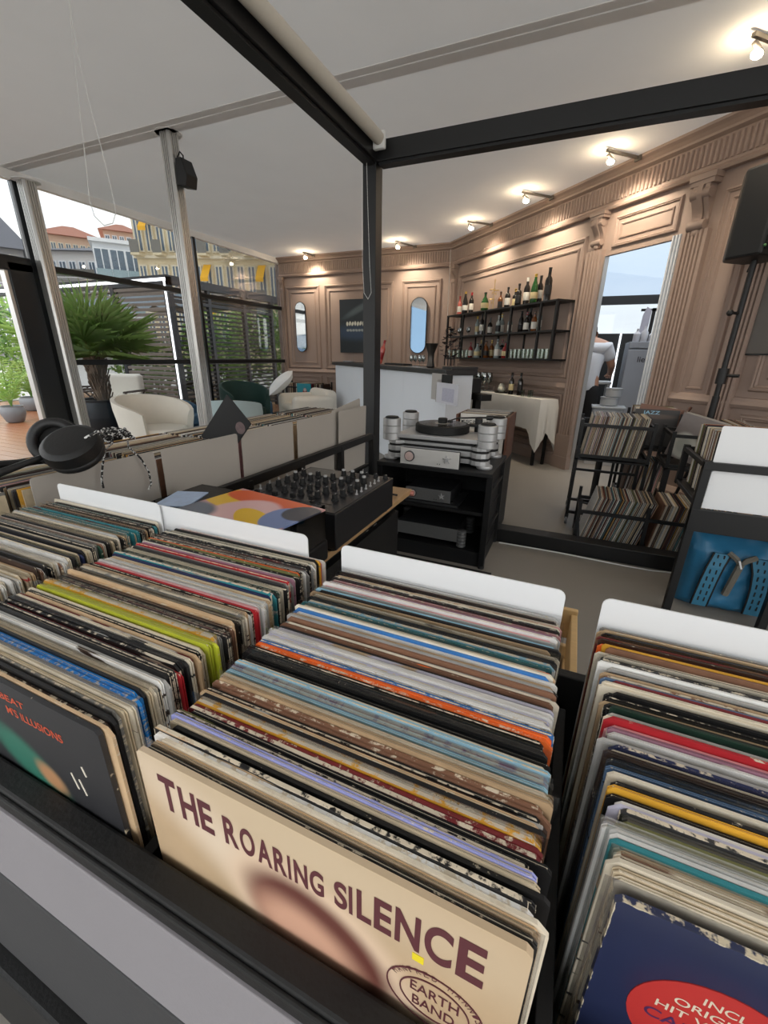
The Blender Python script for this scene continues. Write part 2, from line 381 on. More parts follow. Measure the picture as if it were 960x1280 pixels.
# ---- glass front
M_frame = P('black_window_frame', (30, 32, 34), .35, .3, .08)
def facade_bay(n, y0, y1, label, rows):
    w = struct(MB().box(-.035, .035, y0, y0 + .05, .05, ZC - .09).build(f'window_{n}', M_frame, None, (XF, 0, 0)), label, 'window')
    bx('frame_rail', M_frame, w, -.03, .03, y0 + .05, y1, .05, .13)
    for z in rows: bx('transom', M_frame, w, -.035, .035, y0 + .05, y1, z - .03, z + .03)
    zs = [.10] + rows + [ZC - .1]
    for a, b in zip(zs, zs[1:]): bx('pane', M_glass, w, -.004, .004, y0 + .02, y1 + .02, a, b)
    return w
facade_bay(1, 3.18, 5.37, 'tall glazed bay with black transoms before the potted palm', [1.12, 2.10])
facade_bay(2, 5.47, 7.55, 'tall glazed bay with black transoms beside the back wall', [1.12, 2.09])
facade_bay(3, .2, 1.75, 'tall glazed bay beyond the open terrace door', [1.12, 2.10])
dk = struct(MB().box(-.05, .05, 2.94, 3.17, 0, 2.10).build('door_2', M_frame, None, (XF, 0, 0), bev=.006), 'wide black stile and header of the open terrace door', 'door')
bx('door_header', M_frame, dk, -.05, .05, 1.78, 3.17, 2.02, 2.16, .006); bx('door_stile', M_frame, dk, -.05, .05, 1.76, 1.9, 0, 2.02)
bx('edge_profile', M_alu, dk, -.05, .03, 2.905, 2.938, .02, 2.02); bx('overlight_pane', M_glass, dk, -.004, .004, 1.78, 3.17, 2.16, ZC - .1)
bx('door_sill', M_alu, dk, -.09, .09, 1.8, 3.17, 0, .012)
# rear glazing posts behind the camera (seen in the mirrors)
for i, x in enumerate((-5.5, -3.2, -.9, 1.4, 3.7)):
    struct(MB().box(x - .05, x + .05, -2.98, -2.9, 0, ZC).build(f'window_{i + 4}', M_frame), 'black post of the open lakeside front', 'window')
struct(MB().box(-5.5, 3.8, -2.97, -2.91, 2.07, 2.13).build('trim_3', M_frame), 'black rail of the open lakeside front', 'trim')
# ---- kitchen seen through the doorway
M_kwhite = P('kitchen_white', (196, 202, 208), .6, 0, .03)
KY = 8.2
struct(MB().box(-.75, -.65, 6.4, KY, 0, ZC).build('wall_kitchen_left', M_kwhite), 'white left wall of the kitchen behind the doorway', 'wall')
struct(MB().box(1.7, 1.8, 4.2, KY, 0, ZC).build('wall_kitchen_right', M_kwhite), 'white right wall of the kitchen behind the doorway', 'wall')
struct(MB().prism([(-.75, 6.4), (-.6, 6.27), (1.8, 3.87), (1.8, KY), (-.75, KY)], -.1, -.001, 'z').build('floor_kitchen', M_floor), 'grey kitchen floor behind the doorway', 'floor')
za, zb, zc_ = AY(765, 370, KY).z, AY(765, 381, KY).z, AY(765, 417, KY).z
kz = struct(MB().box(-.65, 1.7, KY, KY + .06, 0, zc_).build('window_9', P('black_kitchen_panel', (18, 19, 20), .5)), 'kitchen window above a black lower panel', 'window')
bx('transom', M_frame, kz, -.65, 1.7, KY, KY + .06, zb, za)
bx('pane', GLASS('kitchen_glass', (.56, .60, .64), .02), kz, -.65, 1.7, KY + .025, KY + .035, zc_, zb)  # tint added to dim the bright sky behind
bx('pane', GLASS('sky_tint_kitchen_glass', (.46, .52, .59), .02), kz, -.65, 1.7, KY + .025, KY + .035, za, ZC)  # blue tint dims the sky and stands for its colour
a = AY(772, 440, KY - .02)
bx('light_slit', P('white_strip', (238, 242, 246), .5, emit=(235, 242, 250), estr=1.2), kz, a.x - .012, a.x + .012, KY - .03, KY, .75, zc_ - .0)
# ================================================================== RECORDS AND BINS
def sleeve_material():
    m = bpy.data.materials.new('record_sleeve'); m.use_nodes = True; t = m.node_tree; b = t.nodes['Principled BSDF']
    L = t.links.new
    oi = N(t, 'ShaderNodeObjectInfo'); co = N(t, 'ShaderNodeTexCoord')
    a2 = N(t, 'ShaderNodeAttribute', attribute_type='OBJECT', attribute_name='second_colour')
    aw = N(t, 'ShaderNodeAttribute', attribute_type='OBJECT', attribute_name='wear')
    ap = N(t, 'ShaderNodeAttribute', attribute_type='OBJECT', attribute_name='print')
    mu = N(t, 'ShaderNodeMath', operation='MULTIPLY'); mu.inputs[1].default_value = 57; L(oi.outputs['Random'], mu.inputs[0])
    ad = N(t, 'ShaderNodeVectorMath', operation='ADD'); L(co.outputs['Object'], ad.inputs[0]); L(mu.outputs[0], ad.inputs[1])
    mp = N(t, 'ShaderNodeMapping'); mp.inputs['Scale'].default_value = (.45, .5, 5); L(ad.outputs[0], mp.inputs[0])
    n1 = N(t, 'ShaderNodeTexNoise', Scale=22, Detail=2, Roughness=.4); L(mp.outputs[0], n1.inputs['Vector'])
    g = N(t, 'ShaderNodeMath', operation='SUBTRACT'); L(ap.outputs['Fac'], g.inputs[0]); L(n1.outputs['Fac'], g.inputs[1])
    r1 = N(t, 'ShaderNodeMapRange'); r1.inputs[1].default_value = 0; r1.inputs[2].default_value = .02; L(g.outputs[0], r1.inputs[0])
    m1 = N(t, 'ShaderNodeMix', data_type='RGBA'); L(r1.outputs[0], m1.inputs[0]); L(oi.outputs['Color'], m1.inputs[6]); L(a2.outputs['Color'], m1.inputs[7])
    # ring and edge wear: paper fibres along the top edge and the corners
    sp = N(t, 'ShaderNodeSeparateXYZ'); L(co.outputs['Object'], sp.inputs[0])
    ed = N(t, 'ShaderNodeMapRange'); ed.inputs[1].default_value = .3105; ed.inputs[2].default_value = .3148; L(sp.outputs[2], ed.inputs[0])
    ab = N(t, 'ShaderNodeMath', operation='ABSOLUTE'); L(sp.outputs[0], ab.inputs[0])
    es = N(t, 'ShaderNodeMapRange'); es.inputs[1].default_value = .153; es.inputs[2].default_value = .157; L(ab.outputs[0], es.inputs[0])
    mxm = N(t, 'ShaderNodeMath', operation='MAXIMUM'); L(ed.outputs[0], mxm.inputs[0]); L(es.outputs[0], mxm.inputs[1])
    pw = N(t, 'ShaderNodeMath', operation='POWER'); pw.inputs[1].default_value = 3.0; L(mxm.outputs[0], pw.inputs[0])
    mp2 = N(t, 'ShaderNodeMapping'); mp2.inputs['Scale'].default_value = (1, 1, 2); L(ad.outputs[0], mp2.inputs[0])
    n2 = N(t, 'ShaderNodeTexNoise', Scale=95, Detail=4, Roughness=.7); L(mp2.outputs[0], n2.inputs['Vector'])
    w1 = N(t, 'ShaderNodeMath', operation='MULTIPLY'); L(pw.outputs[0], w1.inputs[0]); L(aw.outputs['Fac'], w1.inputs[1])
    w2 = N(t, 'ShaderNodeMath', operation='SUBTRACT'); L(w1.outputs[0], w2.inputs[0]); L(n2.outputs['Fac'], w2.inputs[1])
    r2 = N(t, 'ShaderNodeMapRange'); r2.inputs[1].default_value = 0; r2.inputs[2].default_value = .08; L(w2.outputs[0], r2.inputs[0])
    m2 = N(t, 'ShaderNodeMix', data_type='RGBA'); L(r2.outputs[0], m2.inputs[0]); L(m1.outputs[2], m2.inputs[6]); m2.inputs[7].default_value = lin((226, 212, 188))
    # scuffs
    n3 = N(t, 'ShaderNodeTexNoise', Scale=30, Detail=4); L(ad.outputs[0], n3.inputs['Vector'])
    r3 = N(t, 'ShaderNodeMapRange'); r3.inputs[1].default_value = .35; r3.inputs[2].default_value = .75; r3.inputs[3].default_value = .86; r3.inputs[4].default_value = 1.1; L(n3.outputs['Fac'], r3.inputs[0])
    m3 = N(t, 'ShaderNodeMix', data_type='RGBA', blend_type='MULTIPLY'); m3.inputs[0].default_value = 1; L(m2.outputs[2], m3.inputs[6]); L(r3.outputs[0], m3.inputs[7])
    L(m3.outputs[2], b.inputs['Base Color']); b.inputs['Roughness'].default_value = .5; b.inputs['Specular IOR Level'].default_value = .35
    return m
M_sleeve = sleeve_material()
M_paper = P('inner_sleeve_paper', (222, 212, 190), .8, 0, .15, 90)
SW, SH = .3145, .315
def sleeve_mesh(t, gape=0.0, notch=.004):
    """record sleeve: chamfered corners; the top opens into a cover and back leaf with a thin slot between them"""
    h, w = SH, SW / 2; c = notch
    o = [(-w, c), (-w + c, 0), (w - c, 0), (w, c), (w, h - c), (w - c, h), (-w + c, h), (-w, h - c)]
    m = MB()
    if gape:
        for y0, y1, dz in ((-t / 2, -t * .2, 0), (t * .2, t / 2, -.0008)):
            m.prism([(x, z + (dz if z > h / 2 else 0)) for x, z in o], y0, y1, 'y')
        m.box(-w + .003, w - .003, -t * .2, t * .2, 0, h - .0014, 1)
    else: m.prism(o, -t / 2, t / 2, 'y')
    me = m.mesh('record_sleeve', [M_sleeve, M_paper]); return me
SLEEVES = [sleeve_mesh(.0031), sleeve_mesh(.0036, .1), sleeve_mesh(.0028, 0, .007), sleeve_mesh(.0038, .1, .003)]
def film_mesh(t):
    m = MB(); w, h = SW / 2 + .003, SH + .007
    m.add([(-w, -t, 0), (w, -t, 0), (w, -t, h), (-w, -t, h)], [(0, 1, 2, 3)])
    m.add([(-w, t, 0), (w, t, 0), (w, t, h - .002), (-w, t, h - .002)], [(3, 2, 1, 0)])
    return m.mesh('plastic_sleeve', M_film, recalc=False)
THK = (.0031, .0036, .0028, .0038)
FILMS = [film_mesh(t_ / 2 + .0002) for t_ in THK]
PAL = {'black': (26, 25, 26), 'charcoal': (52, 51, 52), 'dark brown': (62, 44, 36), 'cream': (222, 211, 190), 'white': (232, 230, 226),
       'tan': (198, 168, 132), 'beige': (208, 190, 160), 'brown': (128, 92, 72), 'grey': (138, 136, 132), 'light grey': (186, 184, 180), 'navy blue': (38, 46, 84),
       'blue': (60, 120, 186), 'light blue': (150, 190, 208), 'teal': (52, 128, 136), 'red': (186, 40, 48), 'maroon': (112, 36, 40), 'pink': (206, 148, 150),
       'orange': (226, 104, 44), 'mustard yellow': (216, 160, 52), 'yellow green': (202, 208, 60), 'olive green': (112, 112, 68), 'dark green': (40, 72, 58),
       'purple': (88, 58, 104), 'periwinkle blue': (148, 152, 206), 'mauve': (150, 108, 124), 'lavender': (196, 194, 214), 'slate blue': (98, 128, 164), 'bright blue': (32, 134, 214)}
COMMON = ['black'] * 9 + ['charcoal'] * 4 + ['cream'] * 7 + ['white'] * 5 + ['tan'] * 4 + ['beige'] * 4 + ['brown'] * 3 + ['dark brown'] * 3 + ['grey'] * 2 + ['light grey'] * 2 + ['white'] * 3 + ['navy blue', 'light blue', 'teal', 'maroon', 'pink', 'olive green', 'mauve', 'slate blue', 'red', 'dark green']
def ordinal(n): return f"{n}{'th' if 10 <= n % 100 <= 20 else {1: 'st', 2: 'nd', 3: 'rd'}.get(n % 10, 'th')}"
def put_sleeve(x, y, z, col, label, group, lean=0., rz=0., roll=0., kind=None, film=False, second=None, wear=None, pr=None):
    k = random.choice((0, 1, 1, 2, 3)) if kind is None else kind
    o = inst('record', SLEEVES[k], None, (x, y, z), (lean, roll, rz))
    r, g, b, _ = lin(PAL[col]); j = random.uniform(.95, 1.3); o.color = (min(1, r * j), min(1, g * j), min(1, b * j), 1)
    o['second_colour'] = list(lin(PAL[second or random.choice(COMMON + ['red', 'blue', 'teal', 'orange'])])[:3])
    o['wear'] = wear if wear is not None else random.choice((0., .2, .35, .42, .5, .6)); o['print'] = pr if pr is not None else random.choice((0., 0., 0., 0., .28, .34, .38))
    tag(o, label, 'record', group)
    if film: inst('plastic_sleeve', FILMS[k], o)
    return o
def crate(xc, y0, y1, n, cols, front_txt, group, from_back=False, film_p=.12, lean=radians(-.4), zf=.628, first=1, films=()):
    """a row of sleeves from the front (y0) to the back (y1); cols fixes the colours of the first ones"""
    objs = []; kinds = [random.choice((0, 1, 1, 2, 3)) for _ in range(n)]; fl = [(i in films) or random.random() < film_p for i in range(n)]
    thick = [THK[k] + (.0007 if f_ else 0) for k, f_ in zip(kinds, fl)]; gap = (y1 - y0 - sum(thick)) / n; y = y0; ln, yw = lean, 0.
    for i in range(n):
        t = i / (n - 1); ci = int(t * (len(cols) - 1) + .5); fresh = ci != int((i - 1) / (n - 1) * (len(cols) - 1) + .5) or i == 0
        c = cols[ci] if cols[ci] and fresh else random.choice(COMMON)
        k = first + i
        num = n - i if from_back else k
        lab = f"{c} record sleeve, {ordinal(num)} {'in front of' if from_back else 'behind'} {front_txt}"
        film = fl[i]; yc = y + gap / 2 + thick[i] / 2; y += gap + thick[i]; lim = max(0., gap - .00012)
        ln = min(lean + .012, max(lean - .012, ln + random.uniform(-1, 1) * lim * .6)); yw = min(.004, max(-.004, yw + random.uniform(-1, 1) * lim * .5))
        o = put_sleeve(xc + max(-.009, min(.009, random.gauss(0, .003))), yc, zf + random.uniform(-.004, .004) + (.004 if random.random() < .06 else 0), c, lab, group,
                       ln, yw, max(-.006, min(.006, random.gauss(0, .003))), kind=kinds[i], film=film)
        objs.append(o)
    return objs
# ---- front bin
FB = thing('record_bin', 'black record bin with grey front holding four rows of sleeves', 'bin', (0, .13, 0))
def fb(name, mat, x0, x1, y0, y1, z0, z1, bev=.002): return bx(name, mat, FB, x0, x1, y0 - .13, y1 - .13, z0, z1, bev)
M_greypanel = P('pale_grey_front_panel', (142, 138, 142), .55, 0, .05, 7, .1, 200)
M_charpanel = P('charcoal_lower_panel', (58, 58, 60), .6, 0, .06, 8, .1, 150)
BX0, BX1, BY1 = -1.048, .86, .556
fb('front_board', M_blackboard, BX0, BX1, .126, .149, .60, .818, .003); fb('rim_bead', M_black, BX0, BX1, .1215, .127, .795, .812, .002)
fb('front_panel', M_greypanel, BX0, BX1, .119, .126, .63, .795, .001); fb('lower_panel', M_charpanel, BX0, BX1, .119, .149, .33, .622, .002)
fb('plinth', M_blackboard, BX0, BX1, .10, .149, 0, .30, .006); fb('bottom_board', M_blackboard, BX0, BX1, .149, BY1, .596, .620)
fb('back_board', M_blackboard, BX0, BX1, BY1 - .016, BY1, .60, .83); fb('end_board', M_blackboard, BX0 - .018, BX0, .119, BY1, 0, .83)
XS = (-.846, -.4875, -.1300, .2285)
for xa in (-.668, -.309, .049, .407, .7): fb('partition', M_blackboard, xa - .006, xa + .006, .149, BY1 - .046, .620, .80, .001)
for x in (BX0 + .03, BX1 - .05): fb('leg', M_black, x - .02, x + .02, BY1 - .05, BY1 - .01, 0, .60)
# ---- white divider cards behind the four rows
def card_mesh(w, h, t=.0022, r=.010, bow=0):
    p = [(-w / 2, 0), (w / 2, 0)]
    for k in range(5): a = k * pi / 8; p.append((w / 2 - r + r * cos(a), h - r + r * sin(a)))
    for k in range(5): a = pi / 2 + k * pi / 8; p.append((-w / 2 + r + r * cos(a), h - r + r * sin(a)))
    return MB().prism(p, -t / 2, t / 2, 'y').mesh('divider_card', M_white)
CARD = card_mesh(.318, .352)
for x, y, lab in ((-.846, .5165, 'white divider card at the back of the row nearest the headphones'), (-.5355, .5225, 'white divider card standing before the colourful sleeve on the turntable lid'),
                  (-.1305, .505, 'white divider card before the hi-fi rack, behind the row with the beige lettered sleeve'), (.229, .509, 'white divider card before the blue backpack, behind the row with the red sticker')):
    o = inst('divider_card', CARD if x > -.6 else card_mesh(.31, .352), None, (x, y, .628), (radians(-.5), 0, 0))
    if abs(x + .5355) < .01: o.scale = (1.09, 1, .985)
    tag(o, lab, 'divider', 'white divider cards in the front bin')
# ---- rows of sleeves
CEN = ['black', 'tan', 'cream', 'white', 'black', 'charcoal', 'black', 'periwinkle blue', 'periwinkle blue', 'black', 'black', 'maroon', 'maroon', 'mustard yellow', 'white', 'black', 'tan', 'dark brown', 'brown', 'brown', 'tan', 'cream', 'olive green', 'light blue', 'mauve',
       'purple', 'light blue', 'black', 'cream', 'black', 'black', 'charcoal', 'black', 'orange', 'orange', 'blue', 'black', 'white', 'white', 'lavender', 'white', 'white', 'lavender', 'charcoal', 'brown', 'cream', 'light grey', 'brown', 'light grey', 'black', 'tan', 'blue',
       'cream', 'tan', 'brown', 'cream', 'teal', 'light blue', 'black', 'cream', 'cream', 'olive green', 'black', 'light blue', 'white', 'light grey', 'pink', 'white', 'mauve', 'light grey', 'white', 'pink', 'black', 'tan', 'pink', 'cream', 'black', 'cream', 'white']
crate(-.1305, .1585, .5000, 86, CEN, 'the beige lettered front sleeve', 'records in the row with the beige lettered sleeve', films=(42, 44, 60, 61, 63, 64, 66, 69, 70))
LEF = ['tan', 'dark brown', 'black', 'charcoal', 'grey', 'cream', 'bright blue', 'bright blue', 'bright blue', 'black', 'beige', 'cream', 'white', 'light grey', 'black', 'black', 'charcoal', 'red', 'black', 'charcoal', 'cream', 'maroon', 'tan', 'black', 'black',
       'cream', 'yellow green', 'yellow green', 'yellow green', 'mustard yellow', 'white', 'grey', 'charcoal', 'black', 'brown', 'tan', 'tan', 'black', 'cream', 'grey', 'tan', 'white', 'black', 'red', 'pink', 'light grey', 'white', 'light grey', 'tan', 'beige', 'navy blue', 'teal', 'teal', 'black', 'cream', 'cream', 'black', 'charcoal',
       'cream', 'grey', 'red', 'mauve', 'light grey', 'black', 'olive green', 'orange', 'black', 'charcoal', 'grey', 'charcoal', 'black', 'grey', 'cream', 'white', 'dark green', 'black', 'mustard yellow', 'red', 'white']
crate(-.4875, .1545, .5165, 90, LEF, 'the black sleeve with orange lettering', 'records in the row with the black orange-lettered sleeve', films=(11, 12, 43, 44, 60))
FAR = ['black', 'cream', 'brown', 'white', 'white', 'cream', 'black', 'dark green', 'navy blue', 'black', 'beige', 'cream', 'black', 'grey', 'brown', 'light grey', 'black', 'tan', 'beige', 'black', 'light grey', 'black', 'tan', 'teal', 'black', 'teal', 'teal', 'black', 'brown', 'tan', 'black', 'light grey', 'teal', 'black', 'cream']
crate(-.846, .2060, .5110, 64, [None] * 20 + FAR, 'the white card beside the headphones', 'records in the row nearest the headphones', True, films=(55, 56, 50, 38))
RIG = ['cream', 'beige', 'cream', 'tan', 'teal', 'white', 'olive green', 'light grey', 'charcoal', 'lavender', 'black', 'mustard yellow', 'black', 'cream', 'slate blue', 'slate blue', 'black', 'cream', 'navy blue', 'light grey', 'white', 'mauve', 'pink', 'red', 'light grey', 'white', 'dark green', 'black', 'tan', 'black', 'black', 'cream',
       'cream', 'maroon', 'brown', 'tan', 'black', 'light grey', 'black', 'black', 'cream', 'cream', 'brown', 'mustard yellow', 'orange', 'maroon', 'black', 'black', 'tan', 'grey']
crate(.2285, .2130, .5040, 64, RIG, 'the navy sleeve with a red sticker', 'records in the row with the red-stickered sleeve', films=(3, 6, 7, 9, 19, 20, 21, 24, 33))
# ---- front covers
def art(name, base, blobs, rough=.45, wear=None):
    """procedural cover: soft elliptical colour blobs (x, z, rx, rz, angle, colour, softness) on a base colour, object coords"""
    m = bpy.data.materials.new(name); m.use_nodes = True; t = m.node_tree; b = t.nodes['Principled BSDF']; L = t.links.new
    co = N(t, 'ShaderNodeTexCoord'); cur = None
    nz = N(t, 'ShaderNodeTexNoise', Scale=30, Detail=5); L(co.outputs['Object'], nz.inputs['Vector'])
    mx = N(t, 'ShaderNodeMix', data_type='RGBA'); L(nz.outputs['Fac'], mx.inputs[0]); c = lin(base)
    mx.inputs[6].default_value = tuple(v * .88 for v in c[:3]) + (1,); mx.inputs[7].default_value = tuple(min(1, v * 1.1) for v in c[:3]) + (1,); cur = mx.outputs[2]
    for x, z, rx, rz_, ang, col, soft in blobs:
        mp = N(t, 'ShaderNodeMapping', vector_type='TEXTURE'); mp.inputs['Location'].default_value = (x, 0, z); mp.inputs['Rotation'].default_value = (0, radians(ang), 0)
        mp.inputs['Scale'].default_value = (rx, 99, rz_); L(co.outputs['Object'], mp.inputs[0])
        ln = N(t, 'ShaderNodeVectorMath', operation='LENGTH'); L(mp.outputs[0], ln.inputs[0])
        mr = N(t, 'ShaderNodeMapRange', interpolation_type='SMOOTHSTEP'); mr.inputs[1].default_value = 1 + soft; mr.inputs[2].default_value = 1 - soft; L(ln.outputs['Value'], mr.inputs[0])
        k = N(t, 'ShaderNodeMix', data_type='RGBA'); L(mr.outputs[0], k.inputs[0]); L(cur, k.inputs[6]); k.inputs[7].default_value = lin(col); cur = k.outputs[2]
    if wear is not None:
        sp = N(t, 'ShaderNodeSeparateXYZ'); L(co.outputs['Object'], sp.inputs[0])
        ab = N(t, 'ShaderNodeMath', operation='ABSOLUTE'); L(sp.outputs[0], ab.inputs[0])
        e1 = N(t, 'ShaderNodeMapRange'); e1.inputs[1].default_value = .304; e1.inputs[2].default_value = .3145; L(sp.outputs[2], e1.inputs[0])
        e2 = N(t, 'ShaderNodeMapRange'); e2.inputs[1].default_value = .151; e2.inputs[2].default_value = .157; L(ab.outputs[0], e2.inputs[0])
        mm = N(t, 'ShaderNodeMath', operation='MAXIMUM'); L(e1.outputs[0], mm.inputs[0]); L(e2.outputs[0], mm.inputs[1])
        n2 = N(t, 'ShaderNodeTexNoise', Scale=60, Detail=4, Roughness=.65); L(co.outputs['Object'], n2.inputs['Vector'])
        s1 = N(t, 'ShaderNodeMath', operation='SUBTRACT'); L(mm.outputs[0], s1.inputs[0]); L(n2.outputs['Fac'], s1.inputs[1])
        r1 = N(t, 'ShaderNodeMapRange'); r1.inputs[1].default_value = wear; r1.inputs[2].default_value = wear + .05; L(s1.outputs[0], r1.inputs[0])
        k = N(t, 'ShaderNodeMix', data_type='RGBA'); L(r1.outputs[0], k.inputs[0]); L(cur, k.inputs[6]); k.inputs[7].default_value = lin((222, 208, 180)); cur = k.outputs[2]
    L(cur, b.inputs['Base Color']); b.inputs['Roughness'].default_value = rough; return m
def cover(name, mat, loc, label, lean=radians(-.4), rz=0, t=.0045, roll=0):
    w, h = SW / 2, SH; c = .004
    o = MB().prism([(-w, c), (-w + c, 0), (w - c, 0), (w, c), (w, h - c), (w - c, h), (-w + c, h), (-w, h - c)], -t / 2, t / 2, 'y').build(name, mat, None, loc, rz)
    o.rotation_euler = (lean, roll, rz); return tag(o, label, 'record')
M_ink = P('aubergine_ink', (92, 44, 50), .5, 0, .15, 60)
T_UP = (radians(90), 0, 0)
rs = cover('record', art('beige_cover_print', (196, 168, 134), [(-.02, .30, .22, .035, 4, (206, 184, 154), .9), (-.03, .225, .14, .03, 30, (226, 206, 182), .8), (.012, .205, .086, .062, 28, (224, 196, 168), .2), (.012, .203, .068, .046, 28, (104, 58, 50), .22), (.004, .188, .050, .034, 28, (212, 164, 138), .45)]),
           (-.1305, .1550, .628), 'beige front record sleeve with dark lettering THE ROARING SILENCE and a round emblem')
# title with taller letters at both ends
TITLE = 'THE ROARING SILENCE'; n = len(TITLE); x = -.138; wid = {'I': .38, ' ': .5, 'T': .95, 'E': .85, 'L': .8, 'S': .85, 'O': 1.1, 'G': 1.05, 'A': 1.1, 'N': 1.05}
tot = sum(wid.get(ch, 1) * (.72 + .6 * abs(2 * i / (n - 1) - 1) ** 2) for i, ch in enumerate(TITLE)); unit = .274 / tot
for i, ch in enumerate(TITLE):
    s = .72 + .6 * abs(2 * i / (n - 1) - 1) ** 2; w_ = wid.get(ch, 1) * s * unit
    if ch != ' ':
        hgt = .026 + .014 * abs(2 * i / (n - 1) - 1) ** 1.5
        text('letter', ch, M_ink, rs, (x + w_ * .06, -.0024, SH - .0575), T_UP, w_ * (.86 if ch != 'I' else .5), hgt, .0001, .03 if ch != 'I' else 0)
    x += w_
em = bpy.data.objects.new('emblem', None); COL.objects.link(em); em.parent = rs; em.location = (.106, -.0024, SH - .104)
m = MB()
for r in (.031, .022):
    m.tube([(r * 1.1 * cos(a * pi / 24), -.0001, r * .95 * sin(a * pi / 24)) for a in range(48)], .0006, 4, closed=True)
m.build('ring', M_ink, em)
for s_, z_, w_ in (('EARTH', .002, .034), ('BAND', -.014, .03)): text('emblem_lettering', s_, M_ink, em, (-w_ / 2, 0, z_), T_UP, w_, .011, .0001, .01)
for i, ch in enumerate("MANFRED MANN'S"):
    a = radians(158 - i * 10.5)
    if ch != ' ':
        o = text('emblem_lettering', ch, M_ink, em, (.0265 * 1.1 * cos(a), 0, .0265 * .95 * sin(a)), (radians(90), pi / 2 - a, 0), .0035, .0055, .0001)
bx('price_sticker', P('yellow_sticker', (236, 214, 40), .5), rs, .089, .097, -.0026, -.0023, SH - .0675, SH - .060)
# black sleeve with orange lettering
lk = cover('record', art('black_cover_print', (42, 42, 45), [(.012, .212, .06, .026, 25, (48, 110, 92), .4), (.05, .205, .022, .014, 25, (176, 130, 92), .5)], .42, .62), (-.4875, .1515, .628), 'worn black front record sleeve with orange lettering and a green shape')
M_or = P('orange_ink', (206, 84, 52), .5, 0, .1, 40)
text('lettering', 'IN THE BEAT', M_or, lk, (-.062, -.0024, SH - .0235), T_UP, .105, .0085, .0001, .01)
text('lettering', "M'S ILLUSIONS", M_or, lk, (.006, -.0024, SH - .0415), T_UP, .09, .0105, .0001, .012)
for x_, z_, l in ((.118, .262, .012), (.098, .235, .02), (.109, .232, .02)): MB().box(-.0012, .0012, -.0026, -.0022, 0, l).build('scuff', P('paper_scuff', (220, 212, 196), .7), lk, (x_, 0, z_ - .02)).rotation_euler = (0, radians(-16), 0)
# navy sleeve with a red sticker in plastic
nv = cover('record', art('navy_cover_print', (40, 48, 82), [(.10, .13, .08, .06, 0, (34, 40, 70), .5)], .45, .50), (.2285, .2055, .624), 'navy blue front record sleeve with worn edges, plastic cover and a red sticker')
m = MB(); m.prism([(.047 * cos(k * pi / 20), .047 * sin(k * pi / 20)) for k in range(40)], -.0003, .0003, 'y')
stk = m.build('red_sticker', P('red_sticker_print', (206, 58, 54), .5, 0, .05, 40), nv, (-.088, -.0026, SH - .086))
M_cr = P('cream_ink', (240, 228, 204), .5); M_pu = P('purple_ink', (84, 48, 96), .5)
for s_, z_, w_, mt in (('INCL.', .029, .024, M_cr), ('ORIGINAL', .018, .05, M_cr), ('HIT VERSION', .007, .066, M_cr), ('CAR WASH', -.007, .074, M_pu), ('BY', -.016, .009, M_cr), ('ROSE ROYCE', -.030, .068, M_pu)):
    text('sticker_lettering', s_, mt, stk, (-w_ / 2, -.0004, z_), T_UP, w_, .007 if mt is M_cr else .010, .0001, .01)
inst('plastic_sleeve', film_mesh(.006), nv, (-.004, 0, 0))
# the sleeve lettered along its top near the white card
rh = [o for o in COL.objects if o.get('group', '').startswith('records in the row with the beige')][80]
text('lettering', 'THE RED HOT CHILI PEPPERS', P('pink_red_ink', (190, 60, 90), .5), rh, (-.135, -THK[SLEEVES.index(rh.data)] / 2 - .0001, SH - .011), T_UP, .16, .0085, .00002, .01)
# 'STEREO' tab
so = [o for o in COL.objects if o.get('group', '').startswith('records in the row with the beige')][16]
hf = THK[SLEEVES.index(so.data)] / 2
bx('stereo_band', P('black_print', (30, 28, 28), .5), so, .055, .115, -hf - .00008, -hf + .0003, SH - .011, SH - .0005)
text('lettering', 'STEREO', M_cr, so, (.075, -hf - .0001, SH - .009), T_UP, .034, .006, .00002, .01)
# ================================================================== OTHER RECORD FURNITURE
def tone_material(name):
    m = bpy.data.materials.new(name); m.use_nodes = True; t = m.node_tree; b = t.nodes['Principled BSDF']
    a = N(t, 'ShaderNodeVertexColor', layer_name='tone'); nz = N(t, 'ShaderNodeTexNoise', Scale=60, Detail=3); co = N(t, 'ShaderNodeTexCoord')
    t.links.new(co.outputs['Object'], nz.inputs['Vector'])
    r = N(t, 'ShaderNodeMapRange'); r.inputs[3].default_value = .75; r.inputs[4].default_value = 1.2; t.links.new(nz.outputs['Fac'], r.inputs[0])
    k = N(t, 'ShaderNodeMix', data_type='RGBA', blend_type='MULTIPLY'); k.inputs[0].default_value = 1
    t.links.new(a.outputs['Color'], k.inputs[6]); t.links.new(r.outputs[0], k.inputs[7]); t.links.new(k.outputs[2], b.inputs['Base Color'])
    b.inputs['Roughness'].default_value = .55; return m
REST = MB()
SIDEPAL = ['tan'] * 4 + ['beige'] * 5 + ['cream'] * 5 + ['brown'] * 4 + ['dark brown'] * 5 + ['charcoal'] * 5 + ['black'] * 4 + ['light grey'] * 5 + ['grey'] * 4 + ['maroon', 'mustard yellow', 'olive green', 'white', 'white', 'teal', 'pink']
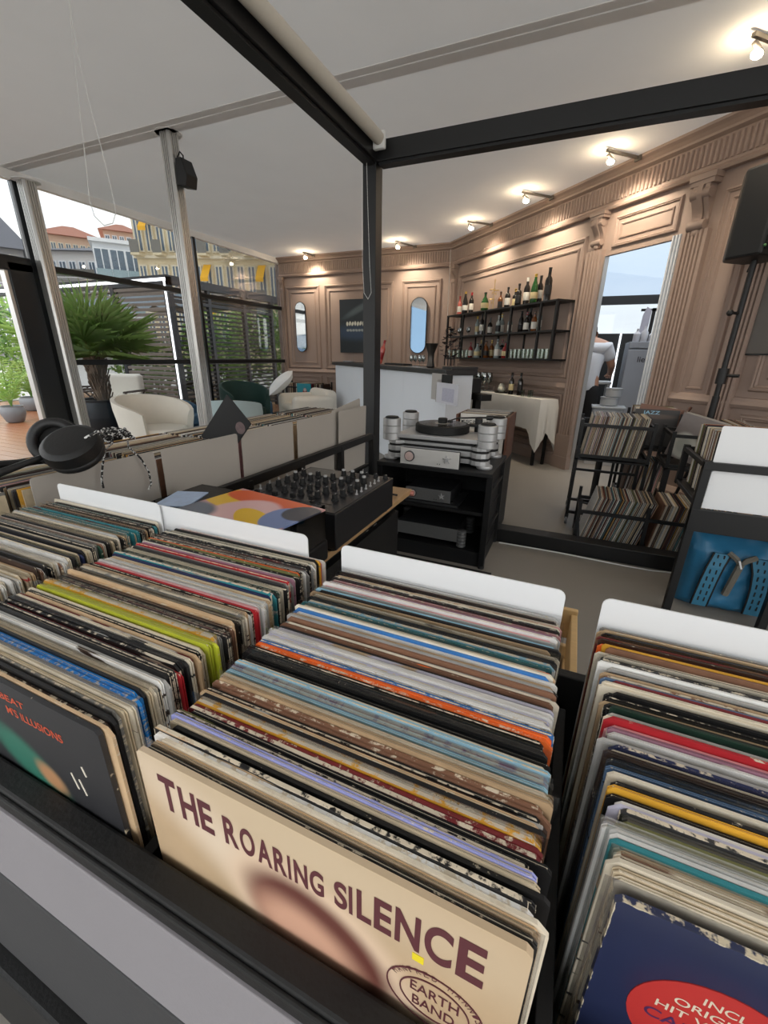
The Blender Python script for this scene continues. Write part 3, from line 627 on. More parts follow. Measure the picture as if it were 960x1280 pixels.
def rest_row(p0, p1, n, axis, z, lean=0, h=.315, w=.314, pal=SIDEPAL, t=.0033):
    """n sleeves side by side from p0 to p1; their planes are square to that line; lean tips the tops along it (radians)"""
    z += .004; p0, p1 = Vector((*p0, z)), Vector((*p1, z)); d = (p1 - p0).normalized(); s = Vector((-d.y, d.x, 0))
    for i in range(n):
        c = p0 + (p1 - p0) * ((i + .5) / n); ln = lean + random.gauss(0, .0015); u = Vector((0, 0, 1)) * cos(ln) + d * sin(ln)
        q = d * cos(ln) - Vector((0, 0, 1)) * sin(ln)
        j = random.uniform(.7, 1.05); col = tuple(v * j for v in lin(PAL[random.choice(pal)])[:3]) + (1,)
        o = s * max(-.006, min(.006, random.gauss(0, .003))); hh = h + random.uniform(-.005, .003); k = t * random.uniform(.7, 1.2) / 2
        vs = [c + o + s * a * w / 2 + q * b * k + u * e * hh for e in (0, 1) for b in (-1, 1) for a in (-1, 1)]
        REST.add(vs, [(0, 2, 3, 1), (4, 5, 7, 6), (0, 1, 5, 4), (2, 6, 7, 3), (0, 4, 6, 2), (1, 3, 7, 5)], 0, col)
# ---- side bin under the glass front: cards face +X
SX = -1.10; SY0, SY1 = .16, 2.30
sb = thing('record_bin', 'long black two-tier record bin with shade-greyed cards along the lounge', 'bin', (SX, 1.3, 0))
def sbx(name, mat, x0, x1, y0, y1, z0, z1, bev=.002): return bx(name, mat, sb, x0 - SX, x1 - SX, y0 - 1.3, y1 - 1.3, z0, z1, bev)
sbx('rail', M_black, SX + .004, SX + .028, SY0, SY1, .775, .812); sbx('rail', M_black, SX + .004, SX + .028, SY0, SY1, .50, .53)
sbx('shelf', M_blackboard, -1.53, SX, SY0, SY1, .605, .622); sbx('shelf', M_blackboard, -1.53, SX, SY0, SY1, .14, .16)
sbx('back_board', M_blackboard, -1.545, -1.53, SY0, SY1, .14, .80)
COMP = [.505, .885, 1.225, 1.575, 1.94]
for y in [SY0] + [c - .022 for c in COMP[1:]] + [SY1]:
    sbx('post', M_black, SX, SX + .03, y - .013, y + .013, 0, .80); sbx('partition', M_blackboard, -1.53, SX - .05, y - .006, y + .006, .16, .79)
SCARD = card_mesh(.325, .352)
SCARD.materials[0] = M_shadegrey
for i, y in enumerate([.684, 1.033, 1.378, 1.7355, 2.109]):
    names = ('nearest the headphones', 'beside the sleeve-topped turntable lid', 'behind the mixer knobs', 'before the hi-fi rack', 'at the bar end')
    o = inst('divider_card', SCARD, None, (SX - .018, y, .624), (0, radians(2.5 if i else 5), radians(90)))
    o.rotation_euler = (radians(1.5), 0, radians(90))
    tag(o, f'white divider card greyed as shade in the long side bin {names[i]}', 'divider', 'shade-greyed divider cards in the side bin')
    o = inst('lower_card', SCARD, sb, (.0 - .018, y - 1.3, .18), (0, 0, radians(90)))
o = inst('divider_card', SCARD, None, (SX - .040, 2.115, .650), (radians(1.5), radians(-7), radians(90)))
tag(o, 'tilted divider card greyed as shade, sticking out at the end of the side bin', 'divider', 'shade-greyed divider cards in the side bin')
for a, b in zip(COMP, COMP[1:] + [SY1 + .022]):
    c = (a + b - .044) / 2
    rest_row((-1.52, c), (SX - .055, c), 82, 'x', .624, radians(1.2)); rest_row((-1.5, c), (SX - .05, c), 50, 'x', .162)
rest_row((-1.52, .335), (SX - .06, .335), 70, 'x', .624, radians(1.5))
# black cover standing on a corner among the side records
bc = thing('tilted_record', 'glossy black record sleeve standing on its corner in the side bin', 'record', (-1.285, 1.2055, .95))
a0, a1, a2 = AY(252, 545, 1.2055), AY(284, 493, 1.2055), AY(314, 530, 1.2055)
pts = [Vector(p) - Vector((-1.285, 1.2055, .95)) for p in (a0, a1, a2)]; d3 = pts[0] + pts[2] - pts[1]
m = MB(); q = [(p.x, p.z) for p in (pts[0], pts[1], pts[2], d3)]; m.prism(q, -.002, .002, 'y')
m.build('cover', P('glossy_black_print', (7, 7, 8), .7, 0, .1, 8), bc)
m = MB(); m.lathe([(.001, 0), (.022, 0), (.022, .0004)], 24); o = m.build('picture', P('pale_portrait_print', (92, 74, 74), .5, 0, .6, 60), bc, (pts[2].x - .05, -.0022, pts[2].z - .018)); o.rotation_euler = (radians(90), 0, 0)
# ---- right-hand rack with white cards
RY = 2.35
rr = thing('record_rack', 'tall black record rack with white cards above the blue backpack', 'rack', (.62, RY, 0))
def rrx(name, mat, x0, x1, y0, y1, z0, z1, bev=.002): return bx(name, mat, rr, x0 - .62, x1 - .62, y0 - RY, y1 - RY, z0, z1, bev)
RD = 2.80
for x in (.60, 1.0, 1.40): rrx('post', M_black, x, x + .035, RY - .01, RY + .025, 0, .815); rrx('post', M_black, x, x + .03, RD - .03, RD, 0 if x > .8 else .595, .815)
rrx('rail', M_black, .60, 1.43, RY - .012, RY + .01, .775, .812); rrx('rail', M_black, .60, 1.43, RY - .012, RY + .01, .47, .583)
rrx('side_rail', M_black, .602, .622, RY + .01, RD, .782, .806); rrx('side_rail', M_black, .602, .622, RY + .01, RD, .60, .622); rrx('rail', M_black, .60, 1.43, RD - .02, RD, .595, .622)
rrx('shelf', M_blackboard, .62, 1.43, RY + .035, RD - .02, .604, .62); rrx('rail', M_black, .60, 1.43, RD - .02, RD, .782, .806)
WCARD = card_mesh(.34, .352)
for x, l in ((.812, 'white divider card above the blue backpack'), (1.21, 'white divider card at the far end of the right rack')):
    tag(inst('divider_card', WCARD, None, (x, RY + .03, .622), (radians(-2), 0, 0)), l, 'divider', 'white divider cards in the right rack')
for x in (.812, 1.21): inst('lower_card', card_mesh(.34, .185), rr, (x - .62, .012, .586))
for x in (.80, 1.21): rest_row((x, RY + .06), (x, RY + .37), 68, 'y', .622, radians(2), pal=SIDEPAL + ['white'] * 6); None
# ---- trolleys
def trolley(name, label, x0, x1, y0, y1, shelves, ztop, rails_, castors=True, posts=None, loc=None):
    t = thing(name, label, 'trolley', (x0, y0, 0)); w, d = x1 - x0, y1 - y0; zb = .075 if castors else 0; r = .011
    for x in (0, w):
        for y in (0, d): bx('post', M_black, t, x - r, x + r, y - r, y + r, zb, ztop)
    for z in shelves: bx('shelf', M_blackboard, t, -r, w + r, -r, d + r, z - .014, z - .001)
    for z in rails_:
        for y in (0, d): bx('rail', M_black, t, 0, w, y - r * .8, y + r * .8, z - r, z + r)
        for x in (0, w): bx('rail', M_black, t, x - r * .8, x + r * .8, 0, d, z - r, z + r)
    for x in (posts or []): bx('post', M_black, t, x - x0 - r, x - x0 + r, -r, r, zb, ztop)
    if castors:
        for x in (0, w):
            for y in (0, d):
                MB().cyl((x - .01, y, .03), (x + .01, y, .03), .03, n=14).build('castor', P('grey_castor', (120, 122, 124), .4), t, smooth=True)
                bx('castor_fork', M_darkmetal, t, x - .014, x + .014, y - .012, y + .012, .045, .08)
    return t
tr1 = trolley('record_trolley', 'black tube trolley with a raised row of records before the doorway', .09, .56, 3.50, 3.86, [.54], .83, [.10, .56, .79])
bx('cross_bar', M_black, tr1, .28, .30, .34, .36, .1, .54); bx('cross_bar', M_black, tr1, .0, .47, .35, .362, .36, .38)
rest_row((.115, 3.68), (.495, 3.68), 106, 'x', .541, radians(7))
tr2 = trolley('record_trolley', 'low black trolley on the floor beam with two rows of records', .155, 1.04, 3.06, 3.42, [.055], .34, [.06, .26], False, [.565])
rest_row((.185, 3.24), (.54, 3.24), 98, 'x', .056, radians(13), pal=SIDEPAL + ['mustard yellow', 'maroon', 'white', 'white'])
rest_row((.60, 3.24), (.975, 3.24), 102, 'x', .056, radians(8))
tr3 = trolley('record_trolley', 'black trolley with a high tray of records behind the rack with white cards', .675, 1.14, 3.475, 3.845, [.535], .79, [.10, .55, .76])
rest_row((1.0, 3.66), (1.115, 3.66), 30, 'x', .536, radians(0))
tr4 = trolley('record_trolley', 'black trolley standing by the fluted pilaster with a jazz sleeve on top', .47, .81, 4.06, 4.42, [.12, .555], .85, [.14, .575])
rest_row((.64, 4.17), (.64, 4.385), 46, 'y', .556, radians(2), w=.30, pal=SIDEPAL + ['yellow green', 'mustard yellow']); rest_row((.495, 4.24), (.75, 4.24), 64, 'x', .121, radians(6), pal=SIDEPAL + ['pink', 'white', 'white', 'white', 'cream'])
hb = MB(); hb.tube([(.352, .0, .80), (.365, .03, .85), (.385, .06, .885), (.40, .1, .89)], .014, 8); hb.build('handle', P('dark_brown_wood', (72, 48, 40), .4, 0, .1), tr4, smooth=True)
def loose(mat, loc, rot, label, t=.005):
    w, h = SW / 2, SH
    o = MB().box(-w, w, -t / 2, t / 2, 0, h).build('record', mat, None, loc); o.rotation_euler = rot; return tag(o, label, 'record')
o = loose(art('brown_sleeve_print', (120, 84, 68), [(-.02, .16, .1, .1, 0, (206, 176, 150), .4)]), (.636, 4.115, .582), (radians(-3), radians(7), 0), 'brown picture sleeve tipped up on the trolley by the fluted pilaster')
o = loose(art('jazz_sleeve_print', (60, 58, 58), [(.0, .26, .13, .02, 0, (92, 80, 74), .4)]), (.640, 4.088, .5575), (radians(-2), 0, 0), 'dark record sleeve lettered JAZZ at the front of a trolley')
text('lettering', 'JAZZ', P('pale_blue_ink', (150, 196, 222), .5), o, (-.10, -.003, .268), T_UP, .12, .035, .0001, .01)
o = loose(art('grey_picture_print', (128, 120, 118), [(-.05, .10, .10, .09, 10, (196, 196, 188), .15), (-.05, .1, .06, .05, 10, (176, 178, 170), .3)]), (.795, 3.62, .566), (radians(-8), radians(8), radians(-50)), 'grey picture sleeve tipped up on the tray beside the white-card rack', .012)
o = loose(M_shadegrey, (.822, 3.643, .568), (radians(-8), radians(8), radians(-50)), 'plain cream sleeve leaning behind the tipped grey picture sleeve', .03)
o = tag(REST.build('record_sleeves', tone_material('assorted_sleeves')), 'worn record sleeves packed in the side bin, rack and trolleys', 'records', kind='stuff')
# pole with round foot behind the trolley
t = thing('pole_stand', 'black pole stand with a round foot behind the trolleys', 'stand', (.30, 4.2, 0))
MB().lathe([(.13, 0), (.13, .015), (.06, .03), (.03, .05)], 24).build('foot', M_black, t, smooth=True); MB().cyl((0, 0, .05), (0, 0, .62), .028, n=14).build('pole', M_black, t, smooth=True)
# ---- PA speaker on its stand
SPX, SPY = .985, 4.02
ps = thing("speaker_stand", "black tripod pole carrying the large black loudspeaker", "stand", (SPX, SPY, 0))
MB().cyl((0, 0, .10), (0, 0, 1.0), .024, n=14).build('lower_tube', M_black, ps, smooth=True); MB().cyl((0, 0, 1.0), (0, 0, 1.897), .018, n=14).build('pole', M_black, ps, smooth=True)
MB().cyl((0, 0, 1.09), (0, 0, 1.2), .034, n=14).build('collar', M_black, ps, smooth=True); MB().cyl((0, 0, 1.15), (.09, -.05, 1.15), .012, n=10).build('clamp_knob', M_black, ps, smooth=True)
MB().cyl((0, 0, 1.57), (-.06, -.04, 1.57), .010, n=10).ball((-.068, -.045, 1.57), .022, 10).build('clamp_knob', M_black, ps, smooth=True)
for k in range(3):
    a = k * 2.094 + .5; MB().tube([(0, 0, .62), (.11 * cos(a), .11 * sin(a), .12), (.145 * cos(a), .145 * sin(a), .014)], .013, 8).build('leg', M_black, ps, smooth=True)
pa = thing('loudspeaker', 'large black loudspeaker on a pole before the pink wall', 'speaker', (SPX, SPY, 1.9), radians(38))
MB().prism([(-.15, -.14), (.15, -.14), (.17, .08), (.09, .16), (-.09, .16), (-.17, .08)], 0, .52, 'z').build('cabinet', M_black, pa, bev=.015); MB().box(-.13, .13, -.148, -.14, .03, .49).build('grille', P('speaker_grille', (14, 14, 15), .6, .3, .3, 200, .4, 400), pa)
MB().tube([(.06, .06, .01), (.09, .1, -.05), (.18, .12, 0.01), (.20, .12, .06)], .006, 6).build('cable', M_rubber, pa, smooth=True)
MB().ball((-.135, -.145, .05), .009, 8).build('badge', P('green_badge', (70, 120, 70), .4), pa)
# poster on the diagonal wall behind it
pp0, pp1 = AD(917.5, 444), AD(933, 360)
u0 = U(pp0.x); po = thing('wall_poster', 'dark grey framed poster on the pink wall behind the speaker pole', 'poster', (CX + (u0 + .3) / RT2, YB - (u0 + .3) / RT2, pp0.z), radians(-45))
bx('frame', M_black, po, -.3, .3, -.03, -.005, 0, .9); bx('print', P('grey_poster_print', (98, 92, 86), .4, 0, .15, 5), po, -.288, .288, -.032, -.03, .012, .888)
MB().prism([(-.15, .52), (-.12, .51), (-.10, .60)], -.0328, -.032, 'y').prism([(-.19, .49), (-.09, .50), (-.09, .51), (-.19, .505)], -.0328, -.032, 'y').build('printed_mark', P('pale_print', (190, 186, 178), .5), po)
# ---- blue roll-top backpack
bp = thing('backpack', 'blue roll-top backpack with webbing straps under the right rack', 'backpack', (.885, RY + .215, .002), radians(0))
M_blue = P('blue_tarpaulin', (44, 112, 150), .38, 0, .12, 8, .5, 22); M_web = P('grey_webbing', (112, 108, 98), .8, 0, .1, 60, .4, 300); M_strap = P('blue_strap', (50, 116, 146), .6, 0, .06, 30)
def pillow_box(m, w, d, h, n=8, top=.75, bulge=.12):
    """soft body: rows of rounded rectangles, narrower at the top"""
    R = []
    for i in range(n + 1):
        t_ = i / n; k = (1 - (1 - top) * max(0, t_ - .6) / .4) if t_ > .6 else 1; s = sin(pi * min(1, max(0, t_))) * bulge + 1 - bulge
        dd = d * s * (1 if t_ < .8 else 1 - (t_ - .8) * 3.6)
        R.append([(w / 2 * k * (abs(cos(a)) ** .45) * (1 if cos(a) > 0 else -1), dd / 2 * (abs(sin(a)) ** .5) * (1 if sin(a) > 0 else -1) , h * t_) for a in [2 * pi * j / 24 for j in range(24)]])
    vs = [p for r in R for p in r]; fs = [(i * 24 + j, i * 24 + (j + 1) % 24, (i + 1) * 24 + (j + 1) % 24, (i + 1) * 24 + j) for i in range(n) for j in range(24)]
    return m.add(vs, fs + [tuple(range(24))[::-1], tuple(range(n * 24, n * 24 + 24))])
m = MB(); nx_, nz_ = 22, 22; vs = []
def bag(i, k, side):
    u_, t_ = i / nx_ * 2 - 1, k / nz_; wd_ = .215 * (1 - .04 * sin(pi * t_)) ; e_ = (1 - abs(u_) ** 6) ** .5; th_ = .10 * e_ * (1 if t_ < .72 else max(.12, 1 - (t_ - .72) * 3.1)) * min(1, .55 + t_ * 6)
    fold = .012 * sin(u_ * 5 + t_ * 17) * sin(t_ * 11 + 2 * u_) * (1.4 if t_ > .6 else .6) * e_ + .006 * sin(u_ * 13 - t_ * 21) * e_
    return (u_ * wd_, side * (th_ + abs(fold)) + .03 * max(0, t_ - .7), .452 * t_ + .006 * sin(u_ * 4) * t_)
for side in (-1, 1):
    vs += [bag(i, k, side) for k in range(nz_ + 1) for i in range(nx_ + 1)]
n1 = (nx_ + 1) * (nz_ + 1); fs = []
for o in (0, n1):
    for k in range(nz_):
        for i in range(nx_): fs.append((o + k * (nx_ + 1) + i, o + k * (nx_ + 1) + i + 1, o + (k + 1) * (nx_ + 1) + i + 1, o + (k + 1) * (nx_ + 1) + i))
for k in range(nz_):
    for i in (0, nx_): a = k * (nx_ + 1) + i; b = a + nx_ + 1; fs.append((a, b, n1 + b, n1 + a))
for i in range(nx_):
    for k in (0, nz_): a = k * (nx_ + 1) + i; fs.append((a, a + 1, n1 + a + 1, n1 + a))
m.add(vs, fs); m.build('body', M_blue, bp, smooth=True)
for sx in (-1, 1):
    m = MB(); pts = [(sx * .075, -.108, .335), (sx * .095, -.125, .26), (sx * .105, -.128, .18), (sx * .11, -.124, .10), (sx * .112, -.115, .03)]
    for a, b in zip(pts, pts[1:]):
        m.add([(a[0] - .034, a[1], a[2]), (a[0] + .034, a[1], a[2]), (b[0] + .034, b[1], b[2]), (b[0] - .034, b[1], b[2]), (a[0] - .034, a[1] - .012, a[2]), (a[0] + .034, a[1] - .012, a[2]), (b[0] + .034, b[1] - .012, b[2]), (b[0] - .034, b[1] - .012, b[2])], [(0, 1, 2, 3), (4, 7, 6, 5), (0, 4, 5, 1), (2, 6, 7, 3), (0, 3, 7, 4), (1, 5, 6, 2)])
    st = m.build('shoulder_strap', M_strap, bp)
    m = MB()
    for a, b in zip(pts, pts[1:]):
        for e in (-.034, .034): m.tube([(a[0] + e, a[1] - .008, a[2]), (b[0] + e, b[1] - .008, b[2])], .0055, 6)
    m.build('strap_piping', M_rubber, st)
    m = MB()
    for i in range(7):
        t_ = .06 + i * .13; k = min(3, int(t_ * 4)); f = t_ * 4 - k; a, b = pts[k], pts[k + 1]; x, y, z = (a[j] + (b[j] - a[j]) * f for j in range(3))
        for e in (-.013, .013): m.box(x + e - .003, x + e + .003, y - .0135, y - .011, z - .012, z + .012)
    m.build('stitching', M_rubber, st)
m = MB(); m.tube([(-.05, -.115, .345), (-.02, -.135, .325), (.0, -.14, .30), (.02, -.135, .322), (.06, -.118, .34)], .014, 6); m.tube([(0, -.14, .30), (-.012, -.138, .2), (-.02, -.13, .12)], .016, 6)
m.build('sternum_webbing', M_web, bp, smooth=True)
MB().cyl((-.015, -.155, .325), (.002, -.156, .285), .004, n=6).build('buckle', M_white, bp)
# ---- pine crate behind the front bin and a cable on the floor
pc = thing('pine_crate', 'pale pine crate with a cut handle behind the front bin', 'crate', (-.06, .84, 0))
for x0, x1, y0, y1 in ((-.13, .135, -.012, 0), (-.13, .135, -.26, -.248)):
    for z in (.50, .62, .70): bx('slat', M_pine, pc, x0, x1, y0, y1, z, z + .068 if z != .62 else z + .06, .002)
for x in (-.13, .123):
    for z in (.50, .58, .69): bx('slat', M_pine, pc, x, x + .012, -.248, -.012, z, z + .07, .002)
bx('stand', M_blackboard, pc, -.13, .135, -.26, 0, 0, .50)
pts = [AZ(*p, .006) for p in ((624, 677), (660, 683), (700, 690), (740, 698), (780, 706), (815, 712), (843, 715))]
tag(MB().tube([(p.x, p.y - .012, .0045) for p in pts] + [(1.6, 2.84, .0045)], .0045, 6).build('floor_cable', P('white_cable', (225, 224, 220), .5), smooth=True), 'thin white cable lying along the black floor beam', 'cable')
# ================================================================== DJ TABLE, HI-FI
dt = thing('dj_table', 'black DJ table with an oak edged top beside the side bin', 'table', (-.83, 1.15, 0))
MB().box(-.23, .225, -.59, .56, .667, .69).build('table_top', M_wood, dt, bev=.003)
bx('side_panel', M_blackboard, dt, .165, .185, -.56, .50, .0, .60)  # added panel, blackens the dark space below the table
for x in (-.21, .14):
    for y in (-.56, .48): bx('leg', M_black, dt, x - .018, x + .018, y - .018, y + .018, 0, .667)
bx('apron', M_blackboard, dt, -.21, .16, -.56, .53, .60, .662)
MB().cyl((.222, .548, .672), (.238, .552, .672), .012, n=12).build('end_cap', P('copper_cap', (196, 128, 116), .4, .4), dt, smooth=True)
# ---- turntable with smoked acrylic lid
TTX, TTY = -.775, .745
tt = thing('turntable', 'black turntable under a smoked acrylic lid on the DJ table', 'turntable', (TTX, TTY, .69))
bx('plinth', M_black, tt, -.225, .215, -.17, .165, .025, .085, .006)
for x in (-.18, .175):
    for y in (-.13, .125): MB().cyl((x, y, 0), (x, y, .026), .03, n=16).build('foot', M_rubber, tt, smooth=True)
MB().lathe([(.155, .086), (.158, .092), (.156, .108), (.15, .11)], 40, (-.05, 0, 0)).build('platter', M_darkmetal, tt, smooth=True)
MB().cyl((.16, .10, .086), (.16, .10, .125), .03, n=18).build('tonearm_base', M_darkmetal, tt, smooth=True)
MB().tube([(.16, .10, .13), (.155, -.02, .13), (.13, -.11, .122)], .005, 8).build('tonearm', M_steel, tt, smooth=True)
m = MB()
for k in (0, 1): m.box(.185, .205, -.1 + k * .04, -.075 + k * .04, .085, .09)
m.build('switch', M_darkmetal, tt)
m = MB(); a, b, c, d, z0, z1 = -.222, .212, -.165, .16, .088, .185; th = .003
m.box(a, b, c, d, z1 - th, z1); m.box(a, a + th, c, d, z0, z1); m.box(b - th, b, c, d, z0, z1); m.box(a, b, c, c + th, z0, z1); m.box(a, b, d - th, d, z0, z1)
m.build('acrylic_lid', M_plexi, tt)
# sleeves lying on the lid
cs = MB().box(-SW / 2, SW / 2, -.002, .002, -SH / 2, SH / 2).build('record', art('colourful_cover_print', (196, 150, 146), [
    (-.10, .08, .13, .06, 10, (232, 184, 40), .04), (-.02, .13, .14, .05, -6, (220, 96, 48), .06), (.0, .02, .09, .1, 20, (226, 182, 180), .1), (.07, .0, .10, .04, 25, (232, 186, 36), .04),
    (.11, .05, .05, .07, -20, (120, 138, 184), .06), (.13, .10, .05, .05, 0, (60, 62, 74), .08), (-.12, -.03, .07, .05, 10, (92, 98, 112), .2), (-.1, -.1, .1, .04, 0, (222, 178, 52), .15), (.14, -.09, .04, .04, 0, (190, 200, 220), .2)], .25), None, (-.718, .735, .8775))
cs.rotation_euler = (radians(-90), 0, radians(-9)); tag(cs, 'colourful yellow and pink record sleeve lying on the acrylic turntable lid', 'record')
o = MB().box(-.045, .045, -.0015, .0015, -.06, .06).build('leaflet', P('pale_blue_print', (176, 196, 226), .4, 0, .25, 40), None, (-.935, .775, .8768)); o.rotation_euler = (radians(-90), 0, radians(20)); tag(o, 'pale blue leaflet lying beside the colourful sleeve on the lid', 'leaflet')
# ---- rotary mixer
MX0, MX1, MY0, MY1, MZ = -.95, -.58, .985, 1.425, .817
mxr = thing('dj_mixer', 'black rotary DJ mixer with rows of knobs on the oak table', 'mixer', ((MX0 + MX1) / 2, (MY0 + MY1) / 2, .69))
hw, hd, hz = (MX1 - MX0) / 2, (MY1 - MY0) / 2, MZ - .69
M_mixer = P('mixer_black', (34, 34, 36), .38, .2, .06, 20)
MB().box(-hw, hw, -hd, hd, .012, hz).build('body', M_mixer, mxr, bev=.004)
for x in (-hw + .03, hw - .03):
    for y in (-hd + .03, hd - .03): MB().cyl((x, y, 0), (x, y, .013), .018, n=12).build('foot', M_rubber, mxr)
bx('face_plate', P('mixer_face', (44, 44, 47), .35, .4, .05), mxr, -hw + .006, hw - .006, -hd + .006, hd - .006, hz, hz + .0015)
bx('input_plate', P('grey_plate', (118, 116, 112), .35, .7), mxr, -hw + .02, hw * .2, hd - .11, hd - .02, hz + .0015, hz + .004)
def knob_mesh(r, h, cap):
    m = MB(); m.lathe([(r * 1.25, 0), (r * 1.2, h * .2), (r, h * .25), (r * .9, h)], 14); m.box(-r * .1, r * .1, r * .2, r * .95, h, h + .001, 1)
    if cap: m.lathe([(r * .72, 0), (r * .7, .006), (r * .4, .0065)], 14, (0, 0, h), 1)
    return m.mesh('knob', [M_rubber, M_steel], smooth=True)
KB, KS, KT = knob_mesh(.010, .020, False), knob_mesh(.0095, .022, True), knob_mesh(.012, .017, False)
for i in range(5):
    for j in range(5):
        me = KS if (j == 3 and i < 4) or (i == 4 and j > 2) else KB
        inst('knob', me, mxr, (-hw + .05 + i * .064, -hd + .11 + j * .052, hz + .0015))
for i in range(3): inst('knob', KS, mxr, (.01 + i * .038, hd - .07, hz + .0015))
for i in range(3): inst('knob', KT, mxr, (hw - .10 + i * .04, hd - .03 - i * .0, hz + .0015), scale=(.7, .7, .8))
LEV = MB().cyl((0, 0, 0), (0, 0, .004), .005, n=8).cyl((0, 0, .004), (.001, 0, .016), .0022, .003, 8).mesh('toggle', M_steel, smooth=True)
for i in range(6): inst('toggle_switch', LEV, mxr, (hw - .028, -hd + .19 + i * .035, hz + .0015)); inst('toggle_switch', LEV, mxr, (-hw + .022, -hd + .1 + i * .05, hz + .0015))
FAD = MB().box(-.008, .008, -.005, .005, .003, .016).mesh('fader', M_rubber)
for i in range(4):
    bx('fader_slot', M_rubber, mxr, -hw + .048 + i * .064, -hw + .052 + i * .064, -hd + .03, -hd + .085, hz + .0012, hz + .002); inst('fader_cap', FAD, mxr, (-hw + .05 + i * .064, -hd + .05 + .008 * i, hz + .0015))
for i in range(2): bx('fader_slot', M_rubber, mxr, hw - .10, hw - .05, -hd + .034 + i * .03, -hd + .038 + i * .03, hz + .0012, hz + .002)
MB().tube([(-.02, hd, .05), (-.02, hd + .05, .06), (.06, hd + .12, .02), (.14, hd + .16, .0045)], .004, 6).build('power_lead', M_rubber, mxr, smooth=True)
tag(MB().cyl((-.70, 1.56, .69), (-.64, 1.50, .693), .004, n=6).build('pen', M_rubber), 'black pen lying on the oak table edge', 'pen')
tag(MB().box(-1.08, -.30, 1.70, 2.375, 0.0, .006).build('floor_shade_sheet', M_rubber), 'black sheet added to darken the floor before the hi-fi rack', 'mat')  # added sheet, blackens the floor before the rack
# ---- hi-fi rack
RX0, RX1, RY0, RY1 = -1.075, -.375, 2.42, 2.88
rk = thing('hifi_rack', 'black hi-fi rack with open shelves under the silver turntable', 'rack', ((RX0 + RX1) / 2, (RY0 + RY1) / 2, 0))
w2, d2 = (RX1 - RX0) / 2, (RY1 - RY0) / 2
for x in (-w2, w2):
    for y in (-d2, d2): bx('post', M_black, rk, x - .018, x + .018, y - .018, y + .018, .02, .605, .002); MB().cyl((x, y, 0), (x, y, .022), .02, n=12).build('foot', M_rubber, rk)
bx('plinth', M_blackboard, rk, -w2, w2, -d2 + .005, d2, .0, .08)  # added base, keeps the underside of the rack black
for z in (.08, .345): bx('shelf', M_blackboard, rk, -w2, w2, -d2, d2, z, z + .02)
bx('top_shelf', M_blackboard, rk, -w2 - .0, w2 + .02, -d2 - .065, d2 + .02, .605, .63, .003); bx('back_panel', M_blackboard, rk, -w2, w2, d2 - .01, d2, .1, .6); bx('side_panel', M_blackboard, rk, -w2 - .008, -w2, -d2, d2, .1, .6)
bx('side_panel', M_blackboard, rk, w2 - .012, w2 - .004, -d2, d2, .1, .6)
for z in (.22, .48): bx('side_rail', M_black, rk, w2 - .004, w2 + .012, -d2, d2, z, z + .022)
# turntable
tn = thing('silver_turntable', 'large silver turntable with four cylinder towers and a black platter', 'turntable', (-.725, 2.645, .63))
def layer(z0, z1, mat, name, grow=0.0, wx=.265, wy=.155):
    p = []
    for qx, qy in ((1, 1), (-1, 1), (-1, -1), (1, -1)):
        cx, cy = qx * wx, qy * wy; r = .062 + grow; a0 = math.atan2(qy, qx)
        for k in range(9): a = a0 - pi * .62 + k * pi * 1.24 / 8; p.append((cx + r * cos(a), cy + r * sin(a)))
    return MB().prism(p, z0, z1, 'z').build(name, mat, tn, bev=.003)
layer(.018, .045, M_steel, 'base_layer'); layer(.045, .06, M_rubber, 'damping_layer', -.004); layer(.06, .09, M_steel, 'base_layer', -.002)
layer(.09, .104, M_rubber, 'damping_layer', -.01); layer(.104, .124, M_steel, 'base_layer', -.004)
MB().box(-.24, .235, -.19, .19, .128, .142).build('sub_chassis', M_rubber, tn, bev=.003); MB().box(-.26, .25, -.20, .20, .142, .168).build('plinth', M_steel, tn, bev=.004)
for x in (-.3, .3):
    for y in (-.17, .17):
        t = MB(); z = 0
        t.lathe([(.044, 0), (.047, .004), (.047, .016), (.044, .02)], 24, (x, y, 0)); o = t.build('tower_foot', M_steel, tn, smooth=True)
        t = MB(); z0 = .124
        for k in range(3): t.lathe([(.053, 0), (.056, .002), (.056, .041), (.053, .043)], 28, (x, y, z0 + k * .044))
        tw = t.build('tower', M_steel, tn, smooth=True); MB().lathe([(.04, 0), (.045, .003), (.038, .011)], 24, (x, y, z0 + .131)).build('tower_cap', M_rubber, tw, smooth=True)
MB().lathe([(.166, .170), (.172, .174), (.172, .214), (.168, .218)], 48, (-.02, 0, 0)).build('platter', M_rubber, tn, smooth=True)
MB().lathe([(.05, .218), (.151, .2185), (.152, .2205), (.05, .221)], 48, (-.02, 0, 0)).build('vinyl_disc', P('vinyl', (16, 16, 17), .22, 0, .1, 80), tn, smooth=True)
MB().lathe([(.05, .2185), (.05, .2215), (.004, .222)], 32, (-.02, 0, 0)).build('disc_label', P('grey_label', (168, 164, 156), .5), tn)
MB().lathe([(.026, .222), (.03, .226), (.03, .25), (.026, .254)], 20, (-.02, 0, 0)).build('clamp', M_rubber, tn, smooth=True)
MB().cyl((.19, .10, .168), (.19, .10, .25), .024, n=18).build('tonearm_base', M_black, tn, smooth=True); MB().box(.13, .24, .07, .125, .20, .218).build('arm_board', M_black, tn, bev=.003)
ta = MB().tube([(.24, .12, .258), (.19, .10, .258), (.06, .07, .25), (.03, .0, .242)], [.006, .006, .0045, .004], 8).build('tonearm', M_black, tn, smooth=True); MB().box(.018, .042, -.02, .012, .228, .244).build('cartridge', M_black, ta); MB().cyl((.235, .118, .258), (.27, .135, .258), .016, n=14).build('counterweight', M_black, ta, smooth=True)
